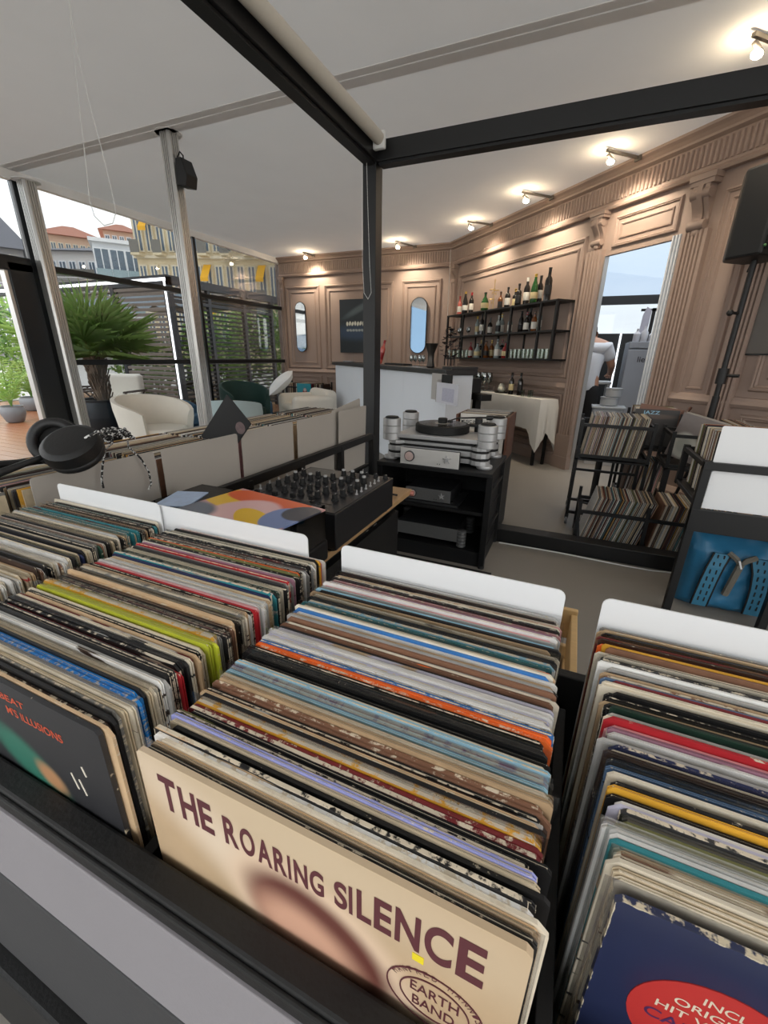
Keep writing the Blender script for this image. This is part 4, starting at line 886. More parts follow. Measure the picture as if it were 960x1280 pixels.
# amplifiers
def amp(name, label, x0, x1, z0, z1, y0, depth, mat, dials=True, body=None, group=None):
    t = thing(name, label, 'amplifier', ((x0 + x1) / 2, y0, z0), 0, group); w = (x1 - x0) / 2; h = z1 - z0
    bx('case', body or M_darkmetal, t, -w + .004, w - .004, .008, depth, .004, h - .004, .002); bx('front_plate', mat, t, -w, w, 0, .008, .0, h, .0015)
    if dials:
        MB().lathe([(h * .33, 0), (h * .33, .008), (h * .28, .010)], 28).build('dial_ring', M_darkmetal, t, (-w + h * .62, 0, h * .52), smooth=True).rotation_euler = (radians(90), 0, 0)
        MB().lathe([(h * .27, 0), (h * .27, .012), (h * .2, .0125)], 28).build('dial_face', P('meter_face', (210, 186, 180), .35, .2, .2, 60), t, (-w + h * .62, 0, h * .52), smooth=True).rotation_euler = (radians(90), 0, 0)
        k = MB(); c = Vector((w - h * .72, -.004, h * .52))
        for j in range(5):
            a = j * 2 * pi / 5 + .4; k.cyl(c, c + Vector((cos(a) * h * .26, 0, sin(a) * h * .26)), h * .035, n=6)
        k.cyl(c + Vector((0, .005, 0)), c - Vector((0, .012, 0)), h * .11, n=16); k.build('selector', M_steel, t)
        for j in (0, 1): MB().cyl((w * .3 + j * .014, .001, h * .2), (w * .3 + j * .014, -.003, h * .2), .003, n=8).build('jack', M_darkmetal, t)
    return t
q0, q1 = AY(504, 560, 2.41), AY(573, 586, 2.41)
amp('amplifier', 'silver fronted amplifier with a round meter beneath the turntable platter', q0.x, q1.x + .01, .6315, .73, 2.365, .052, P('silver_plate', (222, 220, 216), .4, .35, .03, 60))
M_gun = P('gunmetal_plate', (128, 128, 128), .4, .6, .05, 50)
zz = AY(540, 632, 2.45).z
a2 = amp('amplifier', 'dark grey preamplifier with a star selector on the middle shelf', AY(507, 620, 2.45).x, AY(563, 620, 2.45).x, .3845, .4635, 2.45, .30, M_gun)
bx('isolation_board', M_darkmetal, a2, -.20, .20, -.01, .3, -.018, -.004); 
for x in (-.15, .15):
    for y in (.03, .26): MB().cyl((x, y, -.0185), (x, y, .004), .014, n=10).build('foot', M_rubber, a2)
a3 = amp('amplifier', 'dark grey power amplifier with ribbed corner cylinders on the lowest shelf', -.97, -.55, .1325, .2175, 2.45, .30, M_gun, False)
for x in (-.235, .235):
    for y in (.02, .28):
        t = MB(); 
        for k in range(5): t.lathe([(.026, 0), (.03, .003), (.03, .019), (.026, .022)], 20, (x, y, -.03 + k * .0225))
        t.build('corner_cylinder', M_gun, a3, smooth=True)
# ---- crate of records behind the rack
q0, q1 = AY(571, 514, 3.0), AY(637, 520, 3.0)
rc = thing('record_stand', 'black record stand behind the hi-fi rack holding a boxed row of records', 'stand', ((q0.x + q1.x) / 2, 3.0, 0))
cw = SW / 2; zt = q0.z
M_redwood = P('red_brown_board', (98, 62, 46), .5, 0, .12, 10)
bx('stand', M_blackboard, rc, -cw - .03, cw + .03, .0, .36, 0, zt - .33)
for x in (-cw - .028, cw + .012): bx('side_board', M_redwood, rc, x, x + .016, -.0, .36, zt - .33, zt - .02)
bx('back_board', M_redwood, rc, -cw - .028, cw + .028, .345, .36, zt - .33, zt - .02)
lf = loose(art('white_life_sleeve', (212, 208, 200), [(.105, .283, .048, .016, 0, (70, 74, 68), .3)]), ((q0.x + q1.x) / 2, 3.012, zt - .328), (radians(-1.5), 0, 0), 'white record sleeve lettered MUSIC IN MY LIFE behind the silver turntable')
M_bink = P('black_ink', (36, 36, 40), .5)
text('lettering', 'MUSIC IN MY LIFE', M_bink, lf, (-.15, -.003, SH - .066), T_UP, .21, .022, .0001, .015)
m = MB()
for i in range(70):
    j = random.uniform(.6, 1); c = lin(PAL[random.choice(SIDEPAL)]); y = .034 + i * .0044
    m.box(-cw, cw, y, y + .0032, zt - .328, zt - .014 + random.uniform(-.004, .002), 0, tuple(v * j for v in c[:3]) + (1,))
o = m.build('packed_sleeves', tone_material('packed_sleeve_tones'), rc); o['kind'] = 'stuff'
# ---- headphones on the side bin
hp = thing('headphones', 'black over-ear headphones with braided cable lying on the side bin records', 'headphones', (-1.26, .70, .945))
h0 = Vector((-1.26, .70, .945))
def cup(c, n, name):
    c = Vector(c); n = Vector(n).normalized()
    m = MB(); m.cyl(c - n * .022, c + n * .004, .060, .063, 28); m.cyl(c - n * .03, c - n * .022, .048, .060, 28); o = m.build(name, M_black, hp, smooth=True, bev=.003)
    a = n.orthogonal().normalized(); b = n.cross(a)
    MB().tube([c + n * .014 + (a * cos(t * pi / 16) + b * sin(t * pi / 16)) * .048 for t in range(32)], .0125, 10, closed=True).build('ear_pad', P('soft_black_leather', (20, 20, 21), .5, 0, .1, 40, .2), o, smooth=True)
    MB().cyl(c, c + n * .006, .044, n=20).build('driver_mesh', P('driver_cloth', (12, 12, 12), .8, 0, .2, 200), o)
    MB().tube([c - n * .026 + (a * cos(t * pi / 8) + b * sin(t * pi / 8)) * .045 for t in range(16)], .002, 6, closed=True).build('trim_ring', P('dark_chrome', (90, 90, 92), .25, .8), o, smooth=True)
    return c
p1_, p2_ = AZ(72, 553, 1.03) - h0, AZ(101, 563, 1.035) - h0 + Vector((-.025, .0, 0))
cup(p1_, (.55, -.62, .25), 'ear_cup'); cup(p2_, (-.2, .4, -.7), 'ear_cup')
MB().tube([p1_ + Vector((-.03, .0, -.05)), p1_ + Vector((-.05, -.06, -.045)), p1_ + Vector((-.06, -.13, -.04)), p1_ + Vector((-.03, -.19, -.045)), p2_ + Vector((-.03, -.15, -.03)), p2_ + Vector((-.03, -.05, -.01))], [.006, .009, .011, .011, .009, .006], 8).build('headband', M_black, hp, smooth=True)
def braid(pts, r, name, parent):
    P0 = [Vector(p) for p in pts]; f = []
    for a, b in zip(P0, P0[1:]):
        k = max(2, int((b - a).length / .004)); f += [a + (b - a) * (i / k) for i in range(k)]
    m = MB(); m.tube(f, r, 6)
    for i in range(len(f) - 1):
        pass
    o = m.build(name, MATS.get('braid') or braid_mat(), parent, smooth=True); return o
def braid_mat():
    m = P('braid', (30, 30, 30), .8); t = m.node_tree; b = t.nodes['Principled BSDF']
    co = N(t, 'ShaderNodeTexCoord'); w = N(t, 'ShaderNodeTexVoronoi', Scale=190); t.links.new(co.outputs['Object'], w.inputs['Vector'])
    r = N(t, 'ShaderNodeValToRGB'); r.color_ramp.interpolation = 'CONSTANT'; r.color_ramp.elements[0].color = (.015, .015, .015, 1); r.color_ramp.elements[1].position = .62; r.color_ramp.elements[1].color = (.6, .6, .58, 1)
    t.links.new(w.outputs['Color'], r.inputs[0]); t.links.new(r.outputs[0], b.inputs['Base Color']); return m
k0 = AZ(143, 552, .985) - h0
knot = []
for i in range(70):
    a = i * .55; knot.append(k0 + Vector((.028 * cos(a) + .012 * sin(a * 3.1), .045 * sin(a * .83) , .010 + .016 * sin(a * 1.7) + .012)))
braid(knot, .0034, 'cable_bundle', hp)
xo = SX + .012
cable = [k0 + Vector((0.02, -.02, .0)), AX(133, 572, xo) - h0 + Vector((0, 0, .02)), AX(128, 585, xo) - h0, AX(127, 600, xo) - h0, AX(130, 612, xo) - h0]
braid(cable, .0026, 'cable', hp)
cable = [k0 + Vector((0.02, .03, .0)), AX(165, 565, xo) - h0 + Vector((-.01, 0, .012)), AX(176, 573, xo) - h0, AX(186, 590, xo) - h0, AX(189, 604, xo) - h0, AX(185, 614, xo) - h0]
braid(cable, .0026, 'cable', hp)
braid([p2_ + Vector((.05, .0, .03)), p2_ + Vector((.07, .02, .045)), k0 + Vector((0, -.02, .02))], .003, 'cable', hp)
# ================================================================== BAR SIDE
def toU(p): return ((p.x - CX) - (p.y - YB)) / RT2
def W(u, v, z=0): return Vector((CX + (u - v) / RT2, YB - (u + v) / RT2, z))       # u along the diagonal wall, v out of it
R45 = radians(-45)
# ---- bar counter
bl, br = Vector((-3.985, 6.832, 0)), Vector((-1.115, 3.919, 0)); blen = (br - bl).length; bang = math.atan2(br.y - bl.y, br.x - bl.x)
bar = thing('bar_counter', 'long white bar counter with a dark stone top', 'counter', bl, bang)
M_barwhite = P('bar_white_panel', (228, 232, 238), .5, 0, .02, 3); M_stone = P('dark_stone_top', (44, 43, 44), .35, 0, .15, 20)
nb = 4
for i in range(nb): bx('front_panel', M_barwhite, bar, .03 + i * (blen - .04) / nb, .03 + (i + 1) * (blen - .04) / nb - .002, .04, .06, .0, 1.09)
bx('end_panel', M_barwhite, bar, .03, .05, .06, .31, 0, 1.09); bx('end_panel', M_barwhite, bar, blen - .03, blen - .01, .06, .31, 0, 1.09)
bx('stone_top', M_stone, bar, -.07, blen + .02, 0, .34, 1.09, 1.14, .004)
bx('back_shelf', M_blackboard, bar, .05, blen - .03, .27, .29, 0, 1.085); bx('raised_ledge', M_stone, bar, blen - .16, blen + .02, .06, .34, 1.14, 1.165, .003)
def on_bar(px, py, v): # point on the bar top at distance v behind its front edge
    n = Vector((-sin(bang), cos(bang), 0)); S = (bl + n * v); d = ray(px, py); t = (S.dot(n)) / d.dot(n); q = CC + d * t; return Vector((q.x, q.y, 1.1415))
# ---- bottles and glasses
M_bglass = {'dark': P('dark_bottle_glass', (24, 20, 18), .12, 0, .1, coat=.4), 'green': P('green_bottle_glass', (36, 84, 36), .12, 0, .1, coat=.4), 'clear': P('pale_bottle_glass', (150, 160, 158), .12, 0, .1, coat=.3),
            'red': P('red_bottle_glass', (140, 34, 34), .15, 0, .1, coat=.4), 'amber': P('amber_bottle_glass', (120, 66, 24), .12, 0, .1, coat=.4), 'rose': P('rose_bottle_glass', (196, 96, 84), .15, 0, .1, coat=.3)}
M_blabel = {'white': P('white_label', (226, 222, 212), .6), 'cream': P('cream_label', (214, 196, 150), .6), 'black': P('black_label', (36, 34, 34), .5), 'gold': P('gold_foil', (196, 160, 70), .35, .6), 'redfoil': P('red_foil', (150, 30, 34), .4)}
_bm = {}
def bottle_parts(kind):
    if kind in _bm: return _bm[kind]
    pr = {'wine': [(.033, 0), (.037, .004), (.037, .19), (.03, .215), (.016, .235), (.0145, .30), (.016, .302), (.016, .31)], 'fizz': [(.04, 0), (.043, .006), (.043, .15), (.034, .2), (.018, .25), (.015, .30), (.018, .303), (.018, .315)],
          'spirit': [(.036, 0), (.039, .004), (.039, .15), (.03, .175), (.014, .19), (.013, .235), (.016, .237), (.016, .26)], 'squat': [(.044, 0), (.048, .006), (.046, .10), (.03, .14), (.015, .16), (.014, .19), (.018, .192), (.018, .21)]}[kind]
    b = MB().lathe(pr, 18); z = {'wine': (.06, .15), 'fizz': (.05, .12), 'spirit': (.03, .12), 'squat': (.03, .09)}[kind]; r = {'wine': .0374, 'fizz': .0434, 'spirit': .0394, 'squat': .0482}[kind]
    l = MB().lathe([(r, z[0]), (r + .0003, z[0] + .001), (r + .0003, z[1] - .001), (r, z[1])], 18); n = pr[-4][1] + .02; t = pr[-1][1]
    c = MB().lathe([(pr[-3][0] + .0008, n + .01), (pr[-3][0] + .0015, t - .012), (pr[-1][0] + .0008, t - .01), (pr[-1][0] + .0008, t + .001)], 14)
    _bm[kind] = (b, l, c); return _bm[kind]
_meshes = {}
def bottle(kind, glass, label_c, cap, loc, label, group, s=1.0):
    t = thing('bottle', label, 'bottle', loc, random.uniform(0, 6), group); b, l, c = bottle_parts(kind)
    for nm, mb, mt in (('glass_body', b, M_bglass[glass]), ('paper_label', l, M_blabel[label_c]), ('capsule', c, M_blabel[cap])):
        key = (kind, nm, mt.name)
        if key not in _meshes: _meshes[key] = mb.mesh(nm, mt, smooth=True)
        inst(nm, _meshes[key], t)
    t.scale = (s, s, s); return t
WINEGLASS = MB().lathe([(.034, 0), (.032, .003), (.005, .008), (.004, .07), (.008, .078), (.03, .10), (.038, .13), (.036, .165), (.031, .195), (.030, .195), (.034, .165), (.036, .13), (.028, .103), (.004, .082)], 14).mesh('wine_glass', M_clear, smooth=True)
M_greenglass = GLASS('pale_green_glass', (.86, .91, .87), .10)
TUMBLER = MB().lathe([(.030, 0), (.034, .004), (.037, .13), (.0355, .13), (.032, .01), (.004, .009)], 14).mesh('tumbler', M_greenglass, smooth=True)
def glass(me, nm, loc, label, group, s=1): 
    o = inst(nm, me, None, loc); o.scale = (s, s, s); return tag(o, label, 'glass', group)
# ---- wall shelf
SV = .27; u0, u1 = toU(AD(557.5, 420, WS - SV * RT2)), toU(AD(692, 412, WS - SV * RT2)); zb, zm, zt = 1.243, 1.553, 1.862
sh = thing('wall_shelf', 'black metal wall shelf with bottles and glasses on the pink wall', 'shelf', W(u0, 0), R45); sl = u1 - u0; r = .0125
for z in (zb, zm, zt): bx('board', M_black, sh, 0, sl, -SV, -.004, z - .018, z)
pu = [toU(AD(x, 430, WS - SV * RT2)) - u0 for x in (557.5, 576, 603, 634, 669.5, 691)]; pu[0], pu[-1] = r, sl - r
for u in pu:
    bx('upright', M_black, sh, u - r, u + r, -SV, -SV + 2 * r, zb, zt); bx('upright', M_black, sh, u - r * .7, u + r * .7, -.02, -.003, zb, zt)
def spx(px, v=.15): return toU(AD(px, 420, WS - v * RT2))
G = 'bottles on the wall shelf'
top = [(572, 'wine', 'rose', 'white', 'redfoil', .9, 'rose wine bottle at the corner end of the shelf top'), (578.5, 'fizz', 'dark', 'white', 'gold', .95, 'dark champagne bottle beside the rose bottle on the shelf top'), (586, 'wine', 'dark', 'white', 'redfoil', .95, 'third bottle from the corner end of the shelf top, dark with white label'),
       (602.5, 'squat', 'green', 'cream', 'black', 1.1, 'squat bright green bottle on the shelf top'), (621, 'spirit', 'amber', 'black', 'black', .85, 'amber bottle beside the gold bottle holder on the shelf top'), (629.5, 'spirit', 'dark', 'white', 'black', .9, 'small dark bottle with white label beside the amber one on the shelf top'),
       (638.5, 'spirit', 'dark', 'cream', 'gold', .85, 'short dark bottle with cream label in the middle of the shelf top'), (642.5, 'spirit', 'dark', 'black', 'black', .95, 'short plain black bottle in the middle of the shelf top'), (652, 'wine', 'dark', 'white', 'white', 1.02, 'dark wine bottle with white capsule on the shelf top'),
       (661, 'fizz', 'green', 'cream', 'gold', .98, 'green champagne bottle with gold foil on the shelf top'), (667.5, 'wine', 'dark', 'white', 'black', .98, 'dark wine bottle beside the green champagne on the shelf top'), (677, 'wine', 'dark', 'black', 'black', 1.1, 'tallest black bottle at the door end of the shelf top')]
SVS = (.10, .20)
for i, (px, k, g, l, c, s, lab) in enumerate(top): bottle(k, g, l, c, W(spx(px, SVS[i % 2]), SVS[i % 2], zt + .001), lab, G, s)
mid = [(595.5, 'wine', 'clear', 'cream', 'gold', .85, 'pale bottle with gold foil'), (601, 'wine', 'dark', 'white', 'black', .88, 'dark wine bottle beside the pale gold-foiled one'), (611.5, 'spirit', 'dark', 'white', 'black', .85, 'dark bottle alone behind an upright'), (621.5, 'spirit', 'clear', 'black', 'white', .85, 'pale bottle with black label'), (625.5, 'spirit', 'clear', 'white', 'gold', .95, 'pale bottle with white label'), (636, 'spirit', 'clear', 'white', 'black', .8, 'short pale bottle beside the middle upright'),
       (649.5, 'fizz', 'dark', 'black', 'black', .8, 'broad black bottle'), (656, 'spirit', 'dark', 'white', 'redfoil', .85, 'dark bottle with red foil'), (660, 'wine', 'dark', 'black', 'black', .9, 'dark wine bottle behind the red-foiled one'), (665.5, 'spirit', 'amber', 'white', 'black', .85, 'amber bottle with white label'), (671.5, 'wine', 'clear', 'white', 'redfoil', .85, 'pale bottle with red foil at the door end')]
for i, (px, k, g, l, c, s, lab) in enumerate(mid): bottle(k, g, l, c, W(spx(px, SVS[i % 2]), SVS[i % 2], zm + .001), lab + ' on the middle shelf board', G, s)
low = [(589.5, 'spirit', 'red', 'white', 'redfoil', .85, 'red bottle'), (598, 'squat', 'clear', 'cream', 'black', .95, 'squat pale bottle with cream label'), (602.5, 'spirit', 'dark', 'cream', 'gold', .9, 'dark bottle with gold foil'), (608.5, 'squat', 'amber', 'black', 'black', 1.05, 'squat amber bottle'), (616, 'spirit', 'amber', 'cream', 'gold', .9, 'amber bottle with cream label'), (623, 'spirit', 'clear', 'white', 'black', .95, 'pale bottle with black capsule'), (629, 'spirit', 'dark', 'white', 'redfoil', .9, 'dark bottle with red foil'), (633.5, 'squat', 'red', 'cream', 'black', .95, 'squat red bottle')]
for i, (px, k, g, l, c, s, lab) in enumerate(low): bottle(k, g, l, c, W(spx(px, SVS[i % 2]), SVS[i % 2], zb + .001), lab + ' on the lowest shelf board', G, s)
for i, px in enumerate((562, 567, 572, 577.5, 583, 588)): glass(WINEGLASS, 'wine_glass', W(spx(px), .13 + .05 * (i % 2), zm), f'{ordinal(i + 1)} wine glass from the corner on the middle shelf board', 'wine glasses on the middle shelf', .62)
for i, px in enumerate((563, 568.5, 573.5, 579, 584.5)): glass(TUMBLER, 'tumbler', W(spx(px), .15, zb), f'{ordinal(i + 1)} green tumbler from the corner on the lowest shelf board', 'green tumblers on the lowest shelf', .86)
for i, px in enumerate((641, 646, 651, 657, 662, 667, 675.5, 680.5, 686)): glass(TUMBLER, 'tumbler', W(spx(px), .15, zb), f'{ordinal(9 - i)} green tumbler from the door end of the lowest shelf board', 'green tumblers on the lowest shelf', .86)
# gold swivelling bottle holder
gh = thing('bottle_holder', 'gold wire holder with three rings on the shelf top', 'holder', W(spx(612.5), .15, zt + .001), R45)
M_gold = P('gold_wire', (190, 160, 90), .3, .8, .05)
MB().lathe([(.05, 0), (.05, .006), (.01, .012)], 20).build('base', M_gold, gh, smooth=True); m = MB(); m.tube([(0, 0, .01), (0, 0, .34)], .004, 6); m.tube([(.012 * cos(a * .8), 0, .36 + .022 * sin(a * .8)) for a in range(8)], .003, 6, closed=True); m.build('stem', M_gold, gh, smooth=True)
for x, z in ((-.045, .14), (.05, .24), (-.045, .26)):
    m = MB(); m.tube([(x + .04 * cos(a * pi / 8), .04 * sin(a * pi / 8), z) for a in range(16)], .003, 5, closed=True); m.tube([(0, 0, z - .04), (x * .5, 0, z - .03), (x, 0, z - .06), (x, 0, z - .02)], .003, 5); m.build('ring', M_gold, gh, smooth=True)
# ---- table with a white cloth
tu0, tu1 = toU(AD(560, 500, 5.0)), toU(AD(676, 500, 5.0)); tz = 1.25 - .465 * 5.0 / 5.1; tv0, tv1 = .085, (WS - 5.0) / RT2
tb = thing('side_table', 'table under a white cloth against the pink wall', 'table', W((tu0 + tu1) / 2, (tv0 + tv1) / 2), R45); tl, td = (tu1 - tu0) / 2, (tv1 - tv0) / 2
bx('table_top', M_blackboard, tb, -tl + .02, tl - .02, -td + .02, td - .02, tz - .03, tz - .005)
for x in (-tl + .06, tl - .06):
    for y in (-td + .05, td - .05): bx('leg', M_black, tb, x - .015, x + .015, y - .015, y + .015, 0, tz - .03)
def cloth(name, hx, hy, z, mat, drop):
    per = []; nx = 40; ny = 12
    for i in range(nx): per.append((-hx + 2 * hx * i / nx, -hy, 0, -1))
    for i in range(ny): per.append((hx, -hy + 2 * hy * i / ny, 1, 0))
    for i in range(nx): per.append((hx - 2 * hx * i / nx, hy, 0, 1))
    for i in range(ny): per.append((-hx, hy - 2 * hy * i / ny, -1, 0))
    n = len(per); v = [(x, y, z) for x, y, *_ in per]; f = [tuple(range(n))]
    for k in range(1, 7):
        t = k / 6
        for i, (x, y, a, b) in enumerate(per):
            e = max(0, 1 - min(abs(abs(x) - hx) + (0 if b == 0 else 0), abs(abs(y) - hy)) / .001)
            cd = sqrt((abs(x) - hx) ** 2 + (abs(y) - hy) ** 2); corner = max(0, 1 - cd / .16)
            w = .012 * sin(i * .9) * t + .01 * sin(i * 2.3) * t; dr = drop + .26 * corner ** 1.3
            nx_, ny_ = (a, b) if corner < .01 else (Vector((a, b, 0)) + Vector((math.copysign(corner, x), math.copysign(corner, y), 0))).normalized()[:2]
            v.append((x + nx_ * (.012 + w + .05 * corner * t), y + ny_ * (.012 + w + .05 * corner * t) if y < 0 or b <= 0 else min(y + .02, hy + .02), z - dr * t))
        for i in range(n): f.append(((k - 1) * n + i, (k - 1) * n + (i + 1) % n, k * n + (i + 1) % n, k * n + i))
    return MB().add(v, f)
cl = cloth('tablecloth', tl, td, 0.003, None, .36).build('tablecloth', P('white_linen', (214, 211, 204), .85, 0, .03, 10, .2, 200), None, W((tu0 + tu1) / 2, (tv0 + tv1) / 2, tz), R45, smooth=True)
tag(cl, 'creased white cloth draped over the table by the wall', 'tablecloth')
ZT = tz + .004
for px, i in ((649.5, 0), (654.5, 1), (659.5, 2)): bottle('wine', 'dark', ('cream', 'white', 'black')[i], 'black', W(spx(px, .2), (.24, .16, .22)[i], ZT), ('dark wine bottle with cream label on the white cloth', 'dark wine bottle with white label on the white cloth', 'dark wine bottle with black label on the white cloth')[i], 'wine bottles on the white cloth', .88)
for i in range(10):
    px = 580 + (i % 5) * 8.2 + (i // 5) * 3
    glass(WINEGLASS, 'wine_glass', W(spx(px, .2), .145 + .12 * (i // 5), ZT), f'{ordinal(i % 5 + 1)} wine glass from the bar end in the {("wall side", "front")[i // 5]} row on the white cloth', 'wine glasses on the white cloth', 1.25)
tr = thing('serving_tray', 'dark oval serving tray with folded napkins on the white cloth', 'tray', W(spx(634, .22), .22, ZT), R45)
MB().lathe([(.06, 0), (.085, .004), (.095, .02), (.09, .02), (.08, .008), (.01, .006)], 28).build('tray', P('dark_tray', (50, 50, 48), .3, .4), tr, smooth=True)
m = MB(); m.ball((0, 0, .05), (.06, .05, .043), 12); m.ball((-.02, .01, .085), (.045, .04, .04), 12); m.build('napkins', P('pale_napkin', (206, 204, 190), .8, 0, .1, 20, .4, 40), tr, smooth=True)
for i, px in enumerate((664, 668.5, 673)): glass(TUMBLER, 'tumbler', W(spx(px, .25), .27 - .08 * (i % 2), ZT), f'{ordinal(i + 1)} low tumbler beside the wine bottles on the white cloth', 'low tumblers on the white cloth', .6)
# ---- things on the bar
bottle('wine', 'rose', 'redfoil', 'redfoil', on_bar(474, 456, .17) + Vector((0, 0, .012)), 'slanted rose bottle in a red sleeve on the bar', None, .98).rotation_euler = (0, radians(16), 0)
vs = on_bar(538, 460, .17); t = thing('vase', 'flared dark metal vase on the bar', 'vase', vs)
MB().lathe([(.04, 0), (.045, .01), (.032, .07), (.035, .14), (.07, .235), (.067, .235), (.03, .13), (.004, .02)], 24).build('cup', P('dark_tin', (70, 66, 62), .3, .8), t, smooth=True)
for i, px in enumerate((514, 519, 524.5, 529)): glass(WINEGLASS, 'wine_glass', on_bar(px, 457, .2 + .08 * (i % 2)), f'{ordinal(4 - i)} small stemmed glass from the dark vase on the bar', 'glasses beside the vase', .62)
o = on_bar(436, 452, .17); tag(MB().lathe([(.04, 0), (.09, .008), (.1, .018), (.095, .018), (.03, .006)], 20).build('dish', M_white, None, o, smooth=True), 'shallow white dish at the lounge end of the bar', 'dish')
o = on_bar(497, 456, .25); tag(MB().box(-.32, .32, -.06, .06, 0, .02).build('drip_mat', M_rubber, None, o, bang), 'long black bar mat between the bottle and the vase', 'mat')
# plant in a little frame
pp = on_bar(561, 460, .3) + Vector((0, 0, .0255)); t = thing('table_plant', 'dark leafy plant in a small black stand at the bar end', 'plant', pp, bang)
m = MB()
for x in (-.035, .035):
    for y in (-.035, .035): m.box(x - .004, x + .004, y - .004, y + .004, 0, .09)
m.box(-.039, .039, -.039, .039, .06, .066); m.build('stand', M_black, t)
m = MB(); rnd = random.Random(3)
for i in range(110):
    a = rnd.uniform(0, 6.3); z = rnd.uniform(.07, .36); rr_ = .015 + .06 * sin(z * 9) ** 2; c = Vector((rr_ * cos(a), rr_ * sin(a), z)); d = Vector((cos(a), sin(a), rnd.uniform(-.3, .6))).normalized() * .055; s = d.cross(Vector((0, 0, 1))).normalized() * .024
    m.add([c, c + d * .5 + s, c + d, c + d * .5 - s], [(0, 1, 2, 3)])
m.tube([(0, 0, .06), (.01, 0, .2), (-.005, 0, .34)], .003, 5); m.build('leaves', P('dark_burgundy_leaves', (34, 22, 28), .6, 0, .3, 20), t)
# menu holder and card reader at the bar end
q = on_bar(560, 466, -.02); q = W(toU(AD(541, 480, 2.75)), (WS - 2.75) / RT2)
mh = thing('menu_box', 'pale grey angular menu box fixed at the bar end', 'box', Vector((q.x, q.y, .87)), bang)
bx('side', P('pale_grey_box', (178, 174, 170), .6), mh, 0, .27, -.012, .0, 0, .235); bx('front', P('white_sheet', (206, 206, 214), .6), mh, .27, .64, -.10, -.09, 0, .17); bx('bracket', M_darkmetal, mh, .24, .30, -.09, .0, .01, .15); bx('back_clip', M_black, mh, .28, .44, -.06, -.04, .14, .235)
bx('hinge_plate', MATS['pale_grey_box'], mh, .262, .275, -.10, .04, 0, .19); bx('printed_lines', P('lilac_print', (182, 182, 198), .6, 0, .3, 90), mh, .38, .58, -.1015, -.10, .02, .13); bx('bracket', M_black, mh, .05, .22, 0, .05, .05, .2)
cr_ = thing('card_terminal', 'black card terminal beside the menu box', 'terminal', Vector((q.x, q.y, 0)) + Vector((.72 * cos(bang), .72 * sin(bang), .80)), bang)
cr_.location = W(toU(AD(597, 490, 3.4)), (WS - 3.4) / RT2, .86)
bx('base', M_black, cr_, -.10, .16, -.06, .06, 0, .06, .005); bx('screen', M_black, cr_, -.08, -.02, -.05, .05, .06, .20, .005); bx('pedestal', M_black, cr_, -.03, .03, -.03, .03, -.86, 0)
# ---- mirrors, poster
def capsule(w, h, n=12): return [(w / 2 * cos(a), h / 2 - w / 2 + w / 2 * sin(a)) for a in [pi * k / n for k in range(n + 1)]] + [(w / 2 * cos(a), -h / 2 + w / 2 + w / 2 * sin(a)) for a in [pi + pi * k / n for k in range(n + 1)]]
for x, w, lab in ((-5.098, .235, 'pill-shaped wall mirror nearest the glass front'), (-2.672, .30, 'pill-shaped wall mirror above the dark vase')):
    t = thing('wall_mirror', lab, 'mirror', (x, YB - .035, 1.746), 0, 'pill-shaped mirrors on the back wall'); MB().prism(capsule(w, .90), -.02, 0, 'y').build('frame', M_black, t); MB().prism(capsule(w - .022, .878), -.0225, -.02, 'y').build('mirror_glass', M_mirror, t)
t = thing('wall_poster', 'dark blue glossy poster with painted pale reflections on the back wall behind the bar', 'poster', (-3.87, YB - .03, 1.295))
bx('frame', M_black, t, -.36, .36, -.02, .0, 0, .91); bx('print', art('poster_print_glare', (30, 36, 40), [(.0, .35, .5, .12, 0, (46, 62, 84), .6), (.05, .75, .3, .05, -25, (78, 88, 90), .6)] + [(-.2 + i * .055, .50 + .006 * (i % 2), .022, .036, 12 * (i % 3), (206, 204, 188), .35) for i in range(9)] + [(-.19 + i * .06, .39, .028, .02, 20 * (i % 2), (150, 156, 152), .5) for i in range(7)], .3), t, -.35, .35, -.022, -.02, .01, .90)  # pale blobs are reflections of lights painted into the print
# ---- wall lamps on arms under the ceiling
M_lampglow = P('lamp_glow', (255, 240, 214), .5, emit=(255, 232, 196), estr=120)
def spot(head, wall, label, energy=26):
    head, wall = Vector((*head, 0)), Vector((*wall, 0)); d = head - wall; L = d.length; d.normalize(); zt_ = ZC - .03
    t = thing('spot_lamp', label, 'lamp', (wall.x, wall.y, zt_), math.atan2(d.y, d.x), 'spot lamps on arms under the ceiling')
    bx('arm', P('silver_lamp_arm', (120, 114, 106), .4, .6), t, 0, L, -.011, .011, -.002, .018); MB().box(-.0, .02, -.03, .03, -.015, .022).build('wall_plate', MATS['silver_lamp_arm'], t)
    MB().cyl((L - .02, 0, -.02), (L - .09, 0, -.06), .014, .018, 16).build('head', MATS['silver_lamp_arm'], t, smooth=True); MB().ball((L - .06, 0, -.066), (.034, .026, .02), 12).build('bulb', M_lampglow, t, smooth=True)
    l = bpy.data.lights.new('spot_light', 'SPOT'); l.energy = energy; l.color = (1, .87, .68); l.spot_size = radians(105); l.spot_blend = .8; l.shadow_soft_size = .04
    o = bpy.data.objects.new('spot_light', l); COL.objects.link(o); o.parent = t; o.location = (L - .12, 0, -.09); o.rotation_euler = (0, radians(32), 0)
    return t
spot((-4.731, 7.183), (-4.70, 7.47), 'spot lamp on the back wall near the glass front'); spot((-2.928, 7.042), (-2.75, 7.47), 'spot lamp on the back wall above the second mirror')
for (hx, hy), lab in (((-1.639, 6.408), 'spot lamp above the corner end of the bottle shelf'), ((-.849, 5.581), 'spot lamp above the door end of the bottle shelf'), ((-.065, 4.831), 'spot lamp above the doorway')):
    s = (WS - .18 - hx - hy) / 2; spot((hx, hy), (hx + s, hy + s), lab)
